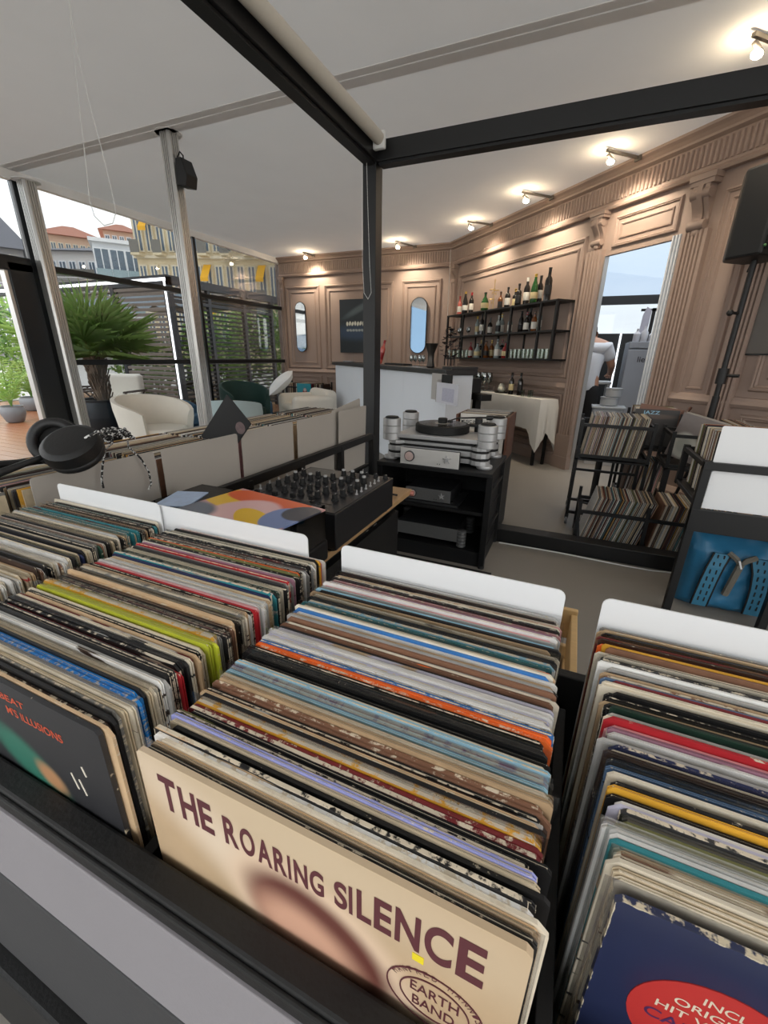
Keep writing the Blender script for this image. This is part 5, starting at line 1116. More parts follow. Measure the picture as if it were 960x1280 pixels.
spot((.596, 3.607), (1.15, 4.12), 'spot lamp above the loudspeaker beyond the steel beam', 20)
# ---- small record stand by the back wall
q0, q1 = AY(362, 470, 7.25), AY(412, 474, 7.25)
t = trolley('record_trolley', 'black wire record stand by the back wall with a turquoise sleeve', q0.x, q1.x, 7.0, 7.32, [.42], .76, [.1, .44, .66], False)
m = MB()
for i in range(70):
    x = .02 + i * (q1.x - q0.x - .04) / 70; c = lin(PAL[random.choice(SIDEPAL + ['maroon', 'white'])]); m.box(x, x + .006, .01, .315, .42, .73 + random.uniform(-.01, .01), 0, tuple(v * .9 for v in c[:3]) + (1,))
o = m.build('packed_sleeves', MATS.get('packed2') or tone_material('packed_sleeve_tones_b'), t); o['kind'] = 'stuff'
tq = loose(art('turquoise_print', (44, 150, 166), [(.02, .13, .05, .10, 0, (160, 60, 60), .3), (.02, .2, .03, .03, 0, (220, 200, 190), .3)]), (q0.x + (q1.x - q0.x) * .55, 6.985, .42), (0, 0, 0), 'turquoise record sleeve with a red figure on the wire stand')
# ================================================================== LOUNGE SEATS
def arc_shell(m, r, th, a0, a1, zlow, zfun, n=26, flare=0.0, sx=1.0, rows=6):
    """padded curved backrest: inner and outer walls from angle a0 to a1, the top height given by zfun(t), flaring outwards"""
    idx = {}
    vs = []
    for side in (0, 1):
        for i in range(n + 1):
            a = a0 + (a1 - a0) * i / n; zt_ = zfun(i / n)
            for k in range(rows + 1):
                t = k / rows; rr_ = r + (th if side else 0) + flare * t * t; z = zlow + (zt_ - zlow) * t
                if k == rows: rr_ += (-th * .22 if side else th * .22)
                idx[side, i, k] = len(vs); vs.append((rr_ * cos(a) * sx, rr_ * sin(a), z))
    fs = []
    for i in range(n):
        for k in range(rows):
            fs.append((idx[0, i, k], idx[0, i + 1, k], idx[0, i + 1, k + 1], idx[0, i, k + 1])); fs.append((idx[1, i, k], idx[1, i, k + 1], idx[1, i + 1, k + 1], idx[1, i + 1, k]))
        fs.append((idx[0, i, rows], idx[0, i + 1, rows], idx[1, i + 1, rows], idx[1, i, rows])); fs.append((idx[0, i, 0], idx[1, i, 0], idx[1, i + 1, 0], idx[0, i + 1, 0]))
    for i in (0, n): fs.append(tuple(idx[0, i, k] for k in range(rows + 1)) + tuple(idx[1, i, k] for k in range(rows, -1, -1)))
    return m.add(vs, fs)
def tub_chair(label, loc, rz, mat, hb=.75, arm=.58, r=.29, flare=.06, cushion=None, group=None):
    """front of the chair is local -y"""
    t = thing('armchair', label, 'armchair', loc, rz, group)
    zf = lambda s: arm + (hb - arm) * sin(pi * s) ** .7
    m = MB(); arc_shell(m, r, .075, radians(-32), radians(212), .10, zf, flare=flare); m.build('backrest', mat, t, smooth=True)
    m = MB(); m.lathe([(r - .02, .10), (r + .02, .13), (r + .02, .27), (r - .02, .29)], 28); m.build('seat_base', mat, t, smooth=True)
    m = MB(); m.prism([((r - .01) * cos(a), (r - .01) * sin(a) - (.05 if sin(a) < 0 else 0)) for a in [2 * pi * k / 28 for k in range(28)]], .29, .42, 'z'); m.build('seat_cushion', cushion or mat, t, bev=.03, seg=4)
    for a in (45, 135, 225, 315): MB().cyl((.2 * cos(radians(a)), .2 * sin(radians(a)), .12), (.24 * cos(radians(a)), .24 * sin(radians(a)), 0), .018, .011, 10).build('leg', M_black, t, smooth=True)
    return t
M_bone = P('bone_white_fabric', (226, 220, 208), .85, 0, .04, 14, .25, 220); M_pale = P('pale_blue_velvet', (176, 194, 196), .8, 0, .05, 12, .2, 220); M_dgreen = P('bottle_green_velvet', (26, 58, 52), .75, 0, .1, 10, .2, 220); M_bluef = P('blue_fabric', (66, 104, 136), .85, 0, .06, 14)
tub_chair('bone white tub armchair nearest the potted palm', (-4.50, 3.55, 0), radians(92), M_bone, .77, .60, .30, .07)
tub_chair('pale blue armchair seen from behind the side bin', (-3.88, 4.12, 0), radians(215), M_pale, .74, .56, .29, .03)
tub_chair('bottle green velvet armchair before the slatted screen', (-4.95, 5.62, 0), radians(70), M_dgreen, .82, .62, .30, .03)
tub_chair('blue armchair half hidden behind the bone white one', (-5.12, 4.4, 0), radians(120), M_bluef, .66, .52, .26, .02)
so_ = thing('sofa', 'bone white boucle armchair with a fat round arm and a white pillow', 'armchair', (-4.18, 6.25, 0), radians(-35))
MB().box(-.38, .38, -.36, .34, .08, .36).build('seat_base', M_bone, so_, bev=.07, seg=4); MB().box(-.24, .24, -.38, .2, .36, .47).build('seat_cushion', M_bone, so_, bev=.05, seg=4)
for x in (-.34, .34): MB().box(x - .11, x + .11, -.37, .34, .08, .62).build('armrest', M_bone, so_, bev=.09, seg=5)
MB().box(-.42, .42, .2, .40, .1, .70).build('backrest', M_bone, so_, bev=.09, seg=5)
for x in (-.3, .3):
    for y in (-.28, .28): MB().cyl((x, y, 0), (x, y, .09), .02, n=10).build('foot', M_black, so_)
def cushion(mat, loc, rot, w=.42, label='', th=.07, grp=None, nm='cushion'):
    n = 10; v = []; f = []
    for s in (1, -1):
        for i in range(n + 1):
            for j in range(n + 1):
                a, b = 2 * i / n - 1, 2 * j / n - 1; k = (max(0, (1 - a * a) * (1 - b * b))) ** .45; v.append((a * w / 2 * (1 - .06 * b * b), s * th * k, b * w / 2 * (1 - .06 * a * a)))
    N1 = (n + 1) ** 2
    for o in (0, N1):
        for i in range(n):
            for j in range(n): q = (o + i * (n + 1) + j, o + (i + 1) * (n + 1) + j, o + (i + 1) * (n + 1) + j + 1, o + i * (n + 1) + j + 1); f.append(q if o == 0 else q[::-1])
    o = MB().add(v, f).build(nm, mat, None, loc, smooth=True); o.rotation_euler = rot; return tag(o, label, 'cushion', grp)
cushion(P('white_cotton', (238, 238, 236), .9, 0, .02, 10, .2, 100), (-4.50, 6.0, .80), (radians(-50), radians(10), radians(-60)), .5, 'fluffy white pillow leaning on the boucle armchair', .10)
st = thing('side_stool', 'small blue stool by the glass front beyond the green chair', 'stool', (-5.2, 6.35, 0)); MB().lathe([(.16, .06), (.17, .1), (.17, .40), (.15, .43)], 24).build('seat', M_bluef, st, smooth=True); MB().lathe([(.15, 0), (.15, .06)], 24).build('base', M_black, st)
# ================================================================== KITCHEN
fx = AY(787, 430, 6.3).x; ftz = AY(795, 427, 6.3).z
fg = thing('fridge', 'tall grey fridge with dark lettering behind the doorway', 'fridge', (fx, 6.3, 0)); M_fr = P('fridge_grey', (150, 156, 164), .4, .2, .03)
bx('cabinet', M_fr, fg, 0, .62, .04, .6, .05, ftz, .01); bx('door', M_fr, fg, .0, .62, 0, .038, .06, ftz - .09, .008); bx('control_panel', M_fr, fg, 0, .62, 0, .038, ftz - .075, ftz, .006); bx('base', M_black, fg, .03, .59, .06, .58, 0, .05); bx('handle', M_steel, fg, .57, .59, -.03, 0, .5, .9)
text('lettering', 'liebherr', P('dark_print', (40, 42, 46), .5), fg, (.12, -.001, ftz - .235), T_UP, .3, .065, .0002, .01)
for i, (x, h) in enumerate(((.07, .15), (.15, .18), (.235, .13))):
    o = MB().lathe([(.035, 0), (.04, .01), (.04, h * .6), (.014, h * .8), (.014, h)], 14).build('bottle', P('milky_plastic', (196, 198, 204), .4), None, (fx + x, 6.4, ftz), smooth=True); tag(o, ('small milky bottle at the edge of the fridge top', 'tall milky bottle in the middle of the fridge top', 'short milky bottle furthest along the fridge top')[i], 'bottle')
t = thing('wall_rack', 'dark utensil rack with hanging cloths above the fridge', 'rack', (AY(810, 400, 6.95).x, 6.98, 0))
bx('upright', M_black, t, .03, .07, -.02, .02, 0, AY(812, 385, 6.95).z); bx('cross_bar', M_black, t, -.1, .2, -.02, .0, 1.85, 1.88)
MB().prism([(-.08, 1.55), (.01, 1.52), (.02, 1.86), (-.04, 1.9), (-.07, 1.8)], -.05, -.03, 'y').build('hanging_cloth', P('grey_cloth', (170, 168, 178), .9, 0, .1, 20), t)
kt = thing('plastic_crate', 'large pale grey plastic crate low in the doorway', 'crate', (AY(760, 510, 5.95).x, 5.95, 0)); M_kc = P('grey_plastic', (150, 156, 162), .5)
m = MB(); m.prism([(-.17, -.13), (.17, -.13), (.17, .13), (-.17, .13)], .44, .70, 'z'); m.build('crate_body', M_kc, kt, bev=.02); bx('crate_rim', M_kc, kt, -.185, .185, -.145, .145, .69, .715, .006); bx('stand', M_steel, kt, -.16, .16, -.12, .12, 0, .44)
for i, (x, z, w) in enumerate(((.0, .715, .10), (.03, .82, .09))):
    o = MB().lathe([(w * .8, 0), (w, .008), (w, .09), (w * 1.05, .092), (w * 1.05, .105)], 18).build('food_tub', P('white_tub', (150, 154, 158), .5), None, (AY(760, 510, 5.95).x + x, 5.97, z), smooth=True); tag(o, ('white food tub standing on the grey plastic crate', 'smaller white food tub on top of another tub')[i], 'tub')
# ---- person at work in the kitchen, back turned, leaning to the right
def skin(name, joints, edges, radii, mat, parent=None, root=0, sub=2):
    me = bpy.data.meshes.new(name); me.from_pydata(joints, edges, []); o = bpy.data.objects.new(name, me); COL.objects.link(o); o.parent = parent
    s = o.modifiers.new('skin', 'SKIN'); s.use_smooth_shade = True
    for i, r_ in enumerate(radii): me.skin_vertices[0].data[i].radius = r_ if isinstance(r_, tuple) else (r_, r_)
    me.skin_vertices[0].data[root].use_root = True
    u = o.modifiers.new('sub', 'SUBSURF'); u.levels = u.render_levels = sub; me.materials.append(mat); return o
PX, PYY = .10, 6.42
pe = thing('person', 'person in a white short-sleeved shirt working with their back to the doorway', 'person', (PX, PYY, 0))
M_skin = P('skin', (176, 132, 108), .55, 0, .06, 20); M_shirt = P('white_shirt', (206, 210, 216), .8, 0, .04, 12, .3, 40); M_trou = P('black_trousers', (26, 26, 28), .8, 0, .1)
J = [(0, 0, .93), (0, .0, 1.12), (.02, .05, 1.33), (.03, .08, 1.43), (.0, .17, 1.49), (-.03, .25, 1.54), (-.04, .32, 1.62),
     (.19, .06, 1.39), (.29, .13, 1.17), (.30, .36, 1.06), (-.14, .08, 1.39), (-.22, .18, 1.15), (-.12, .38, 1.05),
     (.10, 0, .88), (.11, .02, .49), (.11, -.01, .09), (.12, .13, .04), (-.10, 0, .88), (-.11, .02, .49), (-.11, -.01, .09), (-.12, .13, .04)]
E_ = [(0, 1), (1, 2), (2, 3), (3, 4), (4, 5), (5, 6), (3, 7), (7, 8), (8, 9), (3, 10), (10, 11), (11, 12), (0, 13), (13, 14), (14, 15), (15, 16), (0, 17), (17, 18), (18, 19), (19, 20)]
Rr = [(.15, .11), (.145, .11), (.17, .12), (.12, .09), (.058, .058), (.085, .09), (.07, .08), (.072, .075), (.048, .05), (.034, .036), (.072, .075), (.048, .05), (.034, .036), (.095, .10), (.065, .068), (.045, .048), (.038, .035), (.095, .10), (.065, .068), (.045, .048), (.038, .035)]
skin('body', J, E_, Rr, M_skin, pe)
SJ = [(0, 0, .80), (0, 0, .95), (0, 0, 1.12), (.02, .05, 1.33), (.03, .08, 1.43), (.19, .06, 1.39), (.265, .11, 1.23), (-.14, .08, 1.39), (-.20, .15, 1.22)]
skin('shirt', SJ, [(0, 1), (1, 2), (2, 3), (3, 4), (4, 5), (5, 6), (4, 7), (7, 8)], [(.185, .14), (.175, .135), (.17, .13), (.19, .14), (.13, .10), (.09, .092), (.075, .078), (.09, .092), (.075, .078)], M_shirt, pe)
TJ = [(0, 0, 1.0), (0, 0, .88), (.10, 0, .82), (.11, .02, .49), (.11, -.01, .10), (-.10, 0, .82), (-.11, .02, .49), (-.11, -.01, .10)]
skin('trousers', TJ, [(0, 1), (1, 2), (2, 3), (3, 4), (1, 5), (5, 6), (6, 7)], [(.16, .12), (.16, .125), (.11, .115), (.082, .085), (.065, .068), (.11, .115), (.082, .085), (.065, .068)], M_trou, pe)
MB().ball((-.04, .27, 1.61), (.092, .105, .10), 16).build('hair', P('dark_hair', (34, 28, 24), .7, 0, .2, 60, .4), pe, smooth=True)
for sx, hx, hy, hz in ((1, .30, .36, 1.06), (-1, -.12, .38, 1.05)):
    FJ = [(hx, hy, hz), (hx, hy + .07, hz - .01)]; FE = [(0, 1)]; FR = [(.03, .02), (.036, .016)]
    for k, l in enumerate((.07, .08, .075, .06)):
        b = len(FJ); x = hx + (k - 1.5) * .02; FJ += [(x, hy + .085, hz - .012), (x, hy + .085 + l * .55, hz - .03), (x, hy + .08 + l * .8, hz - .06)]; FE += [(1, b), (b, b + 1), (b + 1, b + 2)]; FR += [.010, .009, .0075]
    b = len(FJ); FJ += [(hx - sx * .045, hy + .045, hz - .02), (hx - sx * .055, hy + .085, hz - .035)]; FE += [(0, b), (b, b + 1)]; FR += [.012, .009]
    skin('hand', FJ, FE, FR, M_skin, pe)
kb = thing('work_table', 'steel kitchen work table behind the person', 'table', (.0, 6.86, 0)); bx('table_top', M_steel, kb, -.6, .45, 0, .5, .92, .95, .004)
for x in (-.57, .42):
    for y in (.03, .47): bx('leg', M_steel, kb, x - .02, x + .02, y - .02, y + .02, 0, .92)
# ================================================================== TERRACE AND TOWN
M_deck = P('wet_deck_wood', (150, 98, 66), .28, 0, .25, 6, .2, 40, stretch=(1, 9, 9)); M_pave = P('pale_paving', (176, 172, 166), .7, 0, .08, 3)
struct(MB().box(-90, XF - .1, -40, 90, -.32, -.16).build('ground', M_pave), 'pale ground beyond the terrace', 'ground')
struct(MB().box(-14, XF - .1, -3, 14, -.16, -.045).build('floor_terrace', P('deck_substructure', (74, 52, 40), .7, 0, .2)), 'dark underlay of the terrace deck', 'floor')
dkt = struct(bpy.data.objects['floor_terrace'])
PL = MB().box(-3.9, 0, 0, .138, -.045, -.012).mesh('plank', M_deck)
for i in range(66): inst('plank', PL, dkt, (XF - .11, .3 + i * .144, 0)); inst('plank', PL, dkt, (XF - 4.02, .3 + i * .144, 0))
# ---- pergola with light strips and slatted screens
PXX = -7.2; c = AX(207, 345, PXX); PYC, PZ = c.y, c.z
M_perg = P('anthracite_pergola', (48, 50, 54), .45, .3, .08); M_led = P('white_light_strip', (255, 255, 255), .5, emit=(250, 252, 255), estr=3.2); M_slat = P('dark_slat', (20, 19, 19), .5, .2, .1); M_slatl = P('lit_grey_brown_slat', (150, 140, 132), .55, .1, .08)  # paler slat colour carries the light falling on the left screen
pg = thing('pergola', 'anthracite pergola outlined with white light strips on the terrace', 'pergola', (PXX, PYC, 0))
bx('corner_post', M_perg, pg, -.12, 0, 0, .12, -.012, PZ); bx('light_strip', M_led, pg, -.075, -.035, -.012, -.001, .0, PZ - .02); bx('light_strip', M_led, pg, -6.0, -.02, -.014, -.001, PZ - .07, PZ - .02)
bx('roof_beam', M_perg, pg, -6.0, 0, 0, .12, PZ - .14, PZ + .03); bx('roof_beam', M_perg, pg, -.12, 0, .12, 4.3, PZ - .12, PZ + .03)
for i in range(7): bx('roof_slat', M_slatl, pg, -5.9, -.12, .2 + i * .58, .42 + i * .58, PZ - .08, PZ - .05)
mp_ = AY(146, 400, PYC).x - PXX
bx('post', M_perg, pg, mp_ - .05, mp_ + .05, 0, .1, -.012, PZ - .14)
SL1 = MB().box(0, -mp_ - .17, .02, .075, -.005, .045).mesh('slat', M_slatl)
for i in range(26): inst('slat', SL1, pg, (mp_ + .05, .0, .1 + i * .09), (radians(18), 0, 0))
# screen along Y
ys = [0.12] + [AX(x, 420, PXX).y - PYC for x in (268, 310, 343)]
for a, b in zip(ys, ys[1:]):
    bx('screen_post', M_perg, pg, -.1, -.02, b - .04, b + .04, -.012, PZ - .12)
    sl = MB().box(-.075, -.03, a, b - .04, -.005, .03).mesh('slat', M_slat)
    for i in range(27): inst('slat', sl, pg, (0, 0, .08 + i * .086))
bx('screen_rail', M_perg, pg, -.11, -.01, .12, ys[-1], PZ - .42, PZ - .36)
# scalloped awning
aw = thing('awning', 'pale scalloped awning under the pergola', 'awning', (PXX - 2.4, PYC + .9, 0)); m = MB(); n = 7
for i in range(n):
    p = [(-2.2 + i * .62, PZ - .16), (-2.2 + (i + 1) * .62, PZ - .16)] + [(-2.2 + (i + .5) * .62 + .31 * cos(a), PZ - .28 + .14 * -sin(a)) for a in [k * pi / 8 for k in range(9)]]
    MB().prism(p, 0, .01, 'y').build('scallop', P('sky_blue_scallop', (196, 216, 232), .8), aw)  # pale blue stands for sky seen between the scallops
bx('canvas', P('taupe_canvas', (150, 142, 136), .85, 0, .05), aw, -2.2, 2.14, .01, 2.8, PZ - .20, PZ - .16)
# ---- plants
M_leaf = [P('palm_leaf', (122, 154, 84), .45, 0, .35, 6), P('fresh_leaf', (132, 170, 84), .5, 0, .35, 6), P('dark_hedge_leaf', (78, 112, 56), .55, 0, .4, 5)]
for m_, c_ in zip(M_leaf, ((.42, .55, .16, 1), (.45, .62, .18, 1), (.2, .34, .1, 1))): translucent(m_, .35, c_)
def fan_leaf(m, base, d, size, nb=22, droop=.25):
    """fan palm leaf: stalk and radiating narrow blades"""
    base, d = Vector(base), Vector(d).normalized(); hub = base + d * size * .75; up = Vector((0, 0, 1)); s = d.cross(up); s = s.normalized() if s.length > .05 else Vector((1, 0, 0)); nrm = s.cross(d).normalized()
    m.tube([base, (base + hub) / 2 + up * .02, hub], .008, 5)
    for k in range(nb):
        a = radians(-118 + 236 * k / (nb - 1)); v = d * cos(a) + s * sin(a); L = size * (.72 + .28 * cos(a * .6)); w = v.cross(nrm).normalized() * size * .024
        q1 = hub + v * L * .5 + nrm * .02 - up * droop * L * .06; q2 = hub + v * L - up * droop * L * (.35 + .3 * random.random())
        m.add([hub, q1 + w, q2, q1 - w], [(0, 1, 2), (0, 2, 3)])
def pot(m, r, h, n=28): return m.lathe([(r * .55, 0), (r * .72, h * .08), (r * .98, h * .5), (r, h * .75), (r * .9, h * .95), (r * .94, h), (r * .84, h), (r * .8, h * .9), (.01, h * .88)], n)
bx0 = AX(140, 552, -6.25)
pm = thing('potted_palm', 'fan palm with a shaggy trunk in a round anthracite pot', 'palm', (-6.25, bx0.y, -.012))
M_pot = P('anthracite_pot', (54, 60, 66), .4, 0, .08); pot(MB(), .34, .62).build('pot', M_pot, pm, smooth=True)
m = MB(); zc0 = 1.15
prof = [(.06, .5), (.075, .6), (.085, .8), (.10, .9), (.12, 1.05), (.09, 1.2)]; m.lathe(prof, 14)
for i in range(160):
    a = random.uniform(0, 6.3); z = random.uniform(.6, 1.2); r_ = .085 + .03 * random.random(); p = Vector((r_ * cos(a), r_ * sin(a), z)); q = p + Vector((cos(a) * .04, sin(a) * .04, .10)); m.tube([p, q], .008, 4)
m.build('trunk', P('shaggy_trunk', (150, 128, 108), .9, 0, .3, 30), pm)
for i in range(28):
    a = i * 2.4; el = radians(84 - i * 2.9); d = Vector((cos(a) * cos(el), sin(a) * cos(el), sin(el))); m = MB(); fan_leaf(m, (0, 0, zc0), d, .56 + .12 * random.random(), 20); m.build('frond', M_leaf[i % 5 == 0], pm)
def arch_plant(label, loc, n, h, potr, poth, mat, grp=None):
    t = thing('potted_plant', label, 'plant', loc, 0, grp); pot(MB(), potr, poth, 20).build('pot', P('grey_pot', (120, 124, 128), .5, 0, .06), t, smooth=True)
    for i in range(n):
        a = i * 2.4 + random.uniform(-.3, .3); L = h * random.uniform(.7, 1.1); m = MB(); pts = []
        for k in range(8):
            s = k / 7; pts.append(Vector((cos(a) * L * .55 * s ** 1.4, sin(a) * L * .55 * s ** 1.4, poth * .9 + L * (s - .35 * s ** 3))))
        m.tube(pts, .006, 4)
        for k in range(2, 8):
            for sgn in (-1, 1):
                for f_ in (0, .5):
                    p = pts[k - 1].lerp(pts[k], f_); d = (pts[k] - pts[k - 1]).normalized(); s_ = d.cross(Vector((0, 0, 1))).normalized() * sgn; q = p + s_ * .20 * (1.1 - k / 10) + d * .12 - Vector((0, 0, .05)); w = d * .016
                    m.add([p, (p + q) / 2 + w, q, (p + q) / 2 - w], [(0, 1, 2), (0, 2, 3)])
        m.build('frond', mat, t)
    return t
a = AZ(20, 527, 0); arch_plant('areca palm in a pale grey pot at the terrace door', (a.x, a.y, -.012), 14, 1.25, .19, .3, M_leaf[1])
a = AZ(50, 527, 0); arch_plant('dense feathery palm in a grey pot behind the black door stile', (a.x - 1.9, a.y + .95, -.012), 22, 1.15, .24, .3, M_leaf[0])
arch_plant('tall areca palm behind the terrace door', (-12.8, 3.3, -.012), 20, 2.1, .25, .35, M_leaf[1])
def foliage(name, label, cat, blobs, n, size, mats, seed=1):
    rnd = random.Random(seed); m = MB()
    for c, r in blobs:
        for _ in range(n):
            v = Vector((rnd.gauss(0, 1), rnd.gauss(0, 1), rnd.gauss(0, 1))).normalized() * rnd.uniform(.6, 1.0); p = Vector((c[0] + v.x * r[0], c[1] + v.y * r[1], c[2] + v.z * r[2]))
            d = Vector((rnd.uniform(-1, 1), rnd.uniform(-1, 1), rnd.uniform(-.6, .8))).normalized() * size * rnd.uniform(.7, 1.3); s = d.cross(Vector((rnd.uniform(-1, 1), rnd.uniform(-1, 1), 1))).normalized() * size * .32
            m.add([p, p + d * .5 + s, p + d, p + d * .5 - s], [(0, 1, 2, 3)], rnd.randrange(len(mats)))
    me = m.mesh(name, mats, recalc=False); o = bpy.data.objects.new(name, me); COL.objects.link(o); return tag(o, label, cat)
def hedge(label, blobs, n, size, seed):
    t = thing('hedge', label, 'hedge', (blobs[0][0][0], blobs[0][0][1], 0)); o = foliage('foliage', '', '', blobs, n, size, M_leaf, seed); del o['label']; del o['category']
    o.parent = t; o.location = tuple(-v for v in t.location); o['kind'] = 'stuff'
    m = MB()
    for c, r in blobs: m.cyl((c[0] - t.location.x, c[1] - t.location.y, -.16), (c[0] - t.location.x, c[1] - t.location.y, c[2]), .05, n=7)
    m.build('stems', P('bark', (78, 62, 48), .9, 0, .2), t); return t
hedge('leafy green hedge under the awning behind the potted palm', [((-12.5 + 1.0 * i, 12.2 + .25 * (i % 2), 1.4), (.8, .6, 1.4)) for i in range(5)], 1500, .13, 2)
hedge('loose green shrubs beyond the terrace door', [((-15.0, 4.0 + 1.4 * i, 1.2 + .4 * (i % 2)), (1.0, 1.0, 1.6)) for i in range(4)], 1500, .15, 4)
hedge('dark green hedge behind the slatted screen', [((-9.6, 7.4 + 1.4 * i, .9), (.7, .6, .9)) for i in range(3)], 1200, .13, 6)
t = thing('parasol', 'white parasol beyond the terrace door', 'parasol', (-19.5, 8.2, -.16))
m = MB(); m.add([(1.7 * cos(k * pi / 4), 1.7 * sin(k * pi / 4), 2.35) for k in range(8)] + [(0, 0, 2.8)], [(k, (k + 1) % 8, 8) for k in range(8)]); m.build('canopy', M_white, t); MB().cyl((0, 0, 0), (0, 0, 2.85), .03, n=10).build('pole', M_alu, t); MB().lathe([(.3, 0), (.3, .06), (.05, .09)], 20).build('base', M_darkmetal, t)
# ---- terrace armchairs
for x, y, rz, lab in ((-8.0, 5.55, 20, 'white terrace armchair left of the light strip post'), (-8.2, 7.7, -30, 'white terrace armchair right of the light strip post'), (-9.2, 5.55, 160, 'sand coloured terrace armchair behind the potted palm')):
    t = thing('terrace_chair', lab, 'armchair', (x, y, -.012), radians(rz)); mt = M_bone if 'white' in lab else P('sand_fabric', (178, 146, 118), .85)
    MB().box(-.36, .36, -.34, .34, .28, .44).build('seat_cushion', mt, t, bev=.05, seg=3); MB().box(-.36, .36, .22, .38, .40, .86).build('backrest', mt, t, bev=.06, seg=3)
    for sx in (-1, 1): m = MB(); m.tube([(sx * .38, -.34, 0), (sx * .38, .30, .55)], .016, 6); m.tube([(sx * .38, .34, 0), (sx * .38, -.3, .55)], .016, 6); m.tube([(sx * .38, -.34, .56), (sx * .38, .36, .56)], .02, 6); m.build('cross_frame', P('dark_wood', (64, 48, 38), .5), t)
# ---- town houses
def far(px, py, D): d = ray(px, py); return CC + d * (D / sqrt(d.x ** 2 + d.y ** 2))
M_pane = P('far_window_pane', (96, 112, 126), .2, 0, .15, 3); M_rail_ = P('far_railing', (120, 116, 108), .5, .3)
def house(name, label, px0, px1, pyt, D, floors, cols, wall, fh, frame=None, balc=1, awn=None, roof=None, rise=2.0, win=(.5, .62), depth=12, skew=0, glassy=False):
    a, b = far(px0, pyt, D), far(px1, pyt, D + skew); L = (Vector((b.x, b.y)) - Vector((a.x, a.y))).length; rz = math.atan2(b.y - a.y, b.x - a.x); H = far(px0, pyt, D).z
    t = thing(name, label, 'building', (a.x, a.y, -.16), rz); H += .16
    bx('wall', wall, t, 0, L, 0, depth, 0, H); cw_ = L / cols
    wm = MB(); ww, wh = cw_ * win[0], fh * win[1]
    wm.box(-ww / 2 - .12, ww / 2 + .12, -.10, .05, -.1, wh + .12, 0); wm.box(-ww / 2, ww / 2, -.12, -.08, 0, wh, 1); wm.box(-.05, .05, -.15, -.1, 0, wh, 0); wm = wm.mesh('window', [frame or M_white, M_pane])
    bm_ = MB(); bw = cw_ * (.8 if balc == 1 else .98); bm_.box(-bw / 2, bw / 2, -1.0, 0, -.15, .02, 0); bm_.box(-bw / 2, bw / 2, -1.0, -.95, .02, .95, 1); 
    bm_ = bm_.mesh('balcony', [wall, M_rail_ if not glassy else P('balcony_glass', (150, 172, 180), .15, 0, .05)])
    am = MB().add([(-ww * .7, -.1, wh + .15), (ww * .7, -.1, wh + .15), (ww * .7, -1.1, wh * .62), (-ww * .7, -1.1, wh * .62), (-ww * .7, -1.1, wh * .5), (ww * .7, -1.1, wh * .5)], [(0, 1, 2, 3), (3, 2, 5, 4)]).mesh('window_awning', P('yellow_awning', (236, 176, 40), .7, 0, .05)) if awn else None
    for f_ in range(floors):
        z = H - (f_ + 1) * fh
        if z < 1: break
        bx('floor_band', frame or M_white, t, -.15, L + .15, -.22, 0, z - .22, z - .02)
        for c_ in range(cols):
            x = (c_ + .5) * cw_; inst('window', wm, t, (x, 0, z + .35))
            if balc and (c_ + f_ * balc) % (1 if balc == 2 else 2) == 0: inst('balcony', bm_, t, (x, 0, z + .02))
            if awn and (f_, c_) in awn: inst('window_awning', am, t, (x, 0, z + .35))
    if roof:
        m = MB(); m.add([(-.8, -.8, H), (L + .8, -.8, H), (L + .8, depth + .8, H), (-.8, depth + .8, H), (depth / 2 * .9, depth / 2, H + rise), (L - depth / 2 * .9, depth / 2, H + rise)] if L > depth else [(-.8, -.8, H), (L + .8, -.8, H), (L + .8, depth + .8, H), (-.8, depth + .8, H), (L * .4, depth / 2, H + rise), (L * .6, depth / 2, H + rise)], [(0, 1, 5, 4), (1, 2, 5), (2, 3, 4, 5), (3, 0, 4), (3, 2, 1, 0)]); m.build('roof', roof, t)
    else: bx('parapet', frame or M_white, t, -.3, L + .3, -.3, depth, H, H + .35)
    return t, L, H
M_ochre = P('ochre_stucco', (214, 198, 164), .8, 0, .08, .6); M_stone2 = P('pale_stone', (222, 210, 184), .8, 0, .05, 1); M_pinkst = P('pink_stucco', (206, 174, 150), .8, 0, .05, 1); M_whitest = P('white_stucco', (214, 210, 206), .8, 0, .04, 1); M_terra = P('terracotta_tiles', (176, 118, 96), .8, 0, .12, 3); M_slate = P('slate_roof', (112, 112, 118), .7, 0, .1, 2)
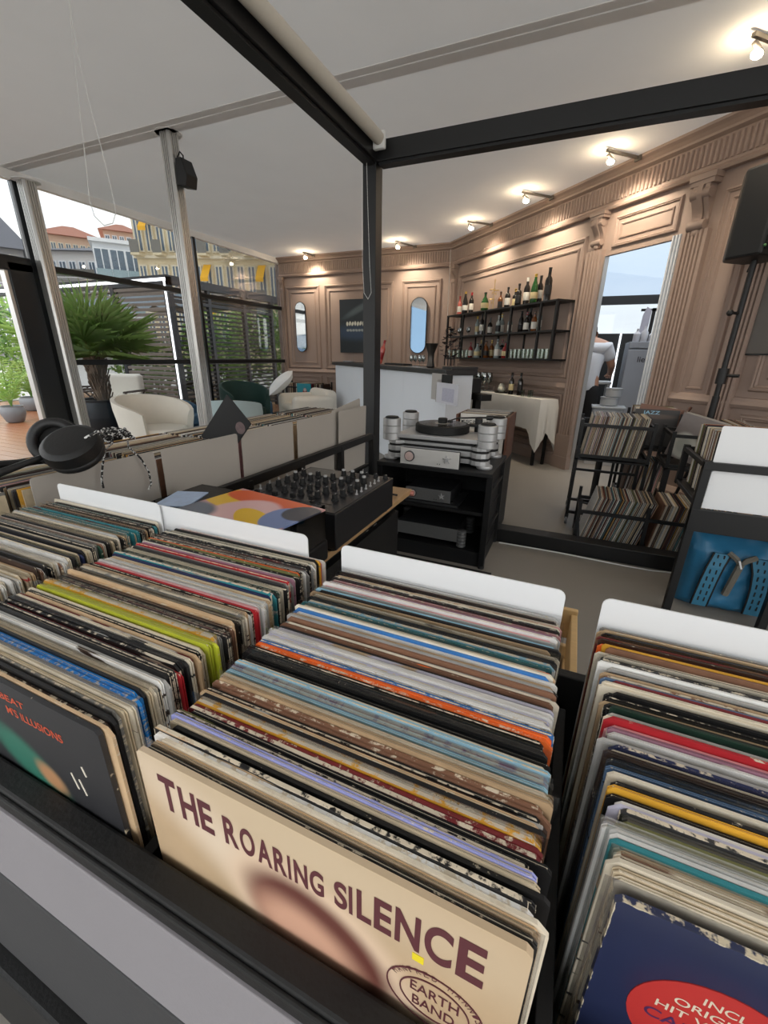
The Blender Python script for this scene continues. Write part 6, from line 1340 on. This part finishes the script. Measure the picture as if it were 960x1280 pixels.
house('grand_hotel', 'ornate ochre hotel facade with yellow awnings behind the screen', 160, 372, 256, 46, 7, 15, M_ochre, 3.6, M_stone2, 1, {(1, 6), (2, 6), (1, 11), (0, 1)}, win=(.5, .68), skew=-5)
house('apartment_block', 'pink apartment block with terracotta roofs on the hill', 49, 122, 291, 95, 5, 8, M_pinkst, 3.3, M_stone2, 2, None, M_terra, 2.6, (.55, .55))
house('apartment_block', 'low white apartment block with slate roof before the pink one', 44, 118, 313, 80, 5, 6, M_whitest, 3.2, M_white, 2, None, M_slate, 1.6, (.55, .5), skew=-4)
house('glass_villa', 'modern white villa with glass balconies beside the ochre hotel', 114, 172, 301, 60, 4, 3, P('modern_white', (212, 216, 220), .6), 3.6, M_white, 2, None, None, 0, (.86, .72), glassy=True, depth=8)
house('townhouse', 'pink house with a low tiled roof above the glass villa', 128, 172, 287, 112, 4, 5, M_pinkst, 3.3, M_white, 2, None, M_terra, 2.5)
house('townhouse', 'grey house beyond the terrace door', -46, 26, 304, 64, 4, 5, P('grey_stucco', (150, 148, 150), .8, 0, .08, 1), 3.3, M_white, 1, None, M_slate, 5.0, (.4, .5))

# ---- far hills across the lake behind the camera (seen in the mirrors)
m = MB(); n = 60; rnd = random.Random(5); vs = []
for i in range(n + 1):
    a = radians(200 + 140 * i / n); h_ = 18 + 16 * sin(i * .37) + 9 * sin(i * .91 + 1) + rnd.uniform(-2, 2); vs += [(300 * cos(a), 300 * sin(a), -2), (330 * cos(a), 330 * sin(a), max(6, h_)), (380 * cos(a), 380 * sin(a), -2)]
m.add(vs, [(3 * i, 3 * i + 3, 3 * i + 4, 3 * i + 1) for i in range(n)] + [(3 * i + 1, 3 * i + 4, 3 * i + 5, 3 * i + 2) for i in range(n)])
struct(m.build('hills', P('blue_hills', (112, 136, 158), .9, 0, .15, .05)), 'blue hills across the lake', 'hills')
struct(MB().prism([(-90, -3.15), (90, -3.15), (300, -300), (-300, -300)], -.4, -.32, 'z').build('lakeside_ground', P('light_bounce_paving', (222, 218, 210), .6, 0, .05, 1)), 'unseen ground towards the lake, paled to bounce light', 'ground')  # unseen ground, brightened to bounce light onto the ceiling
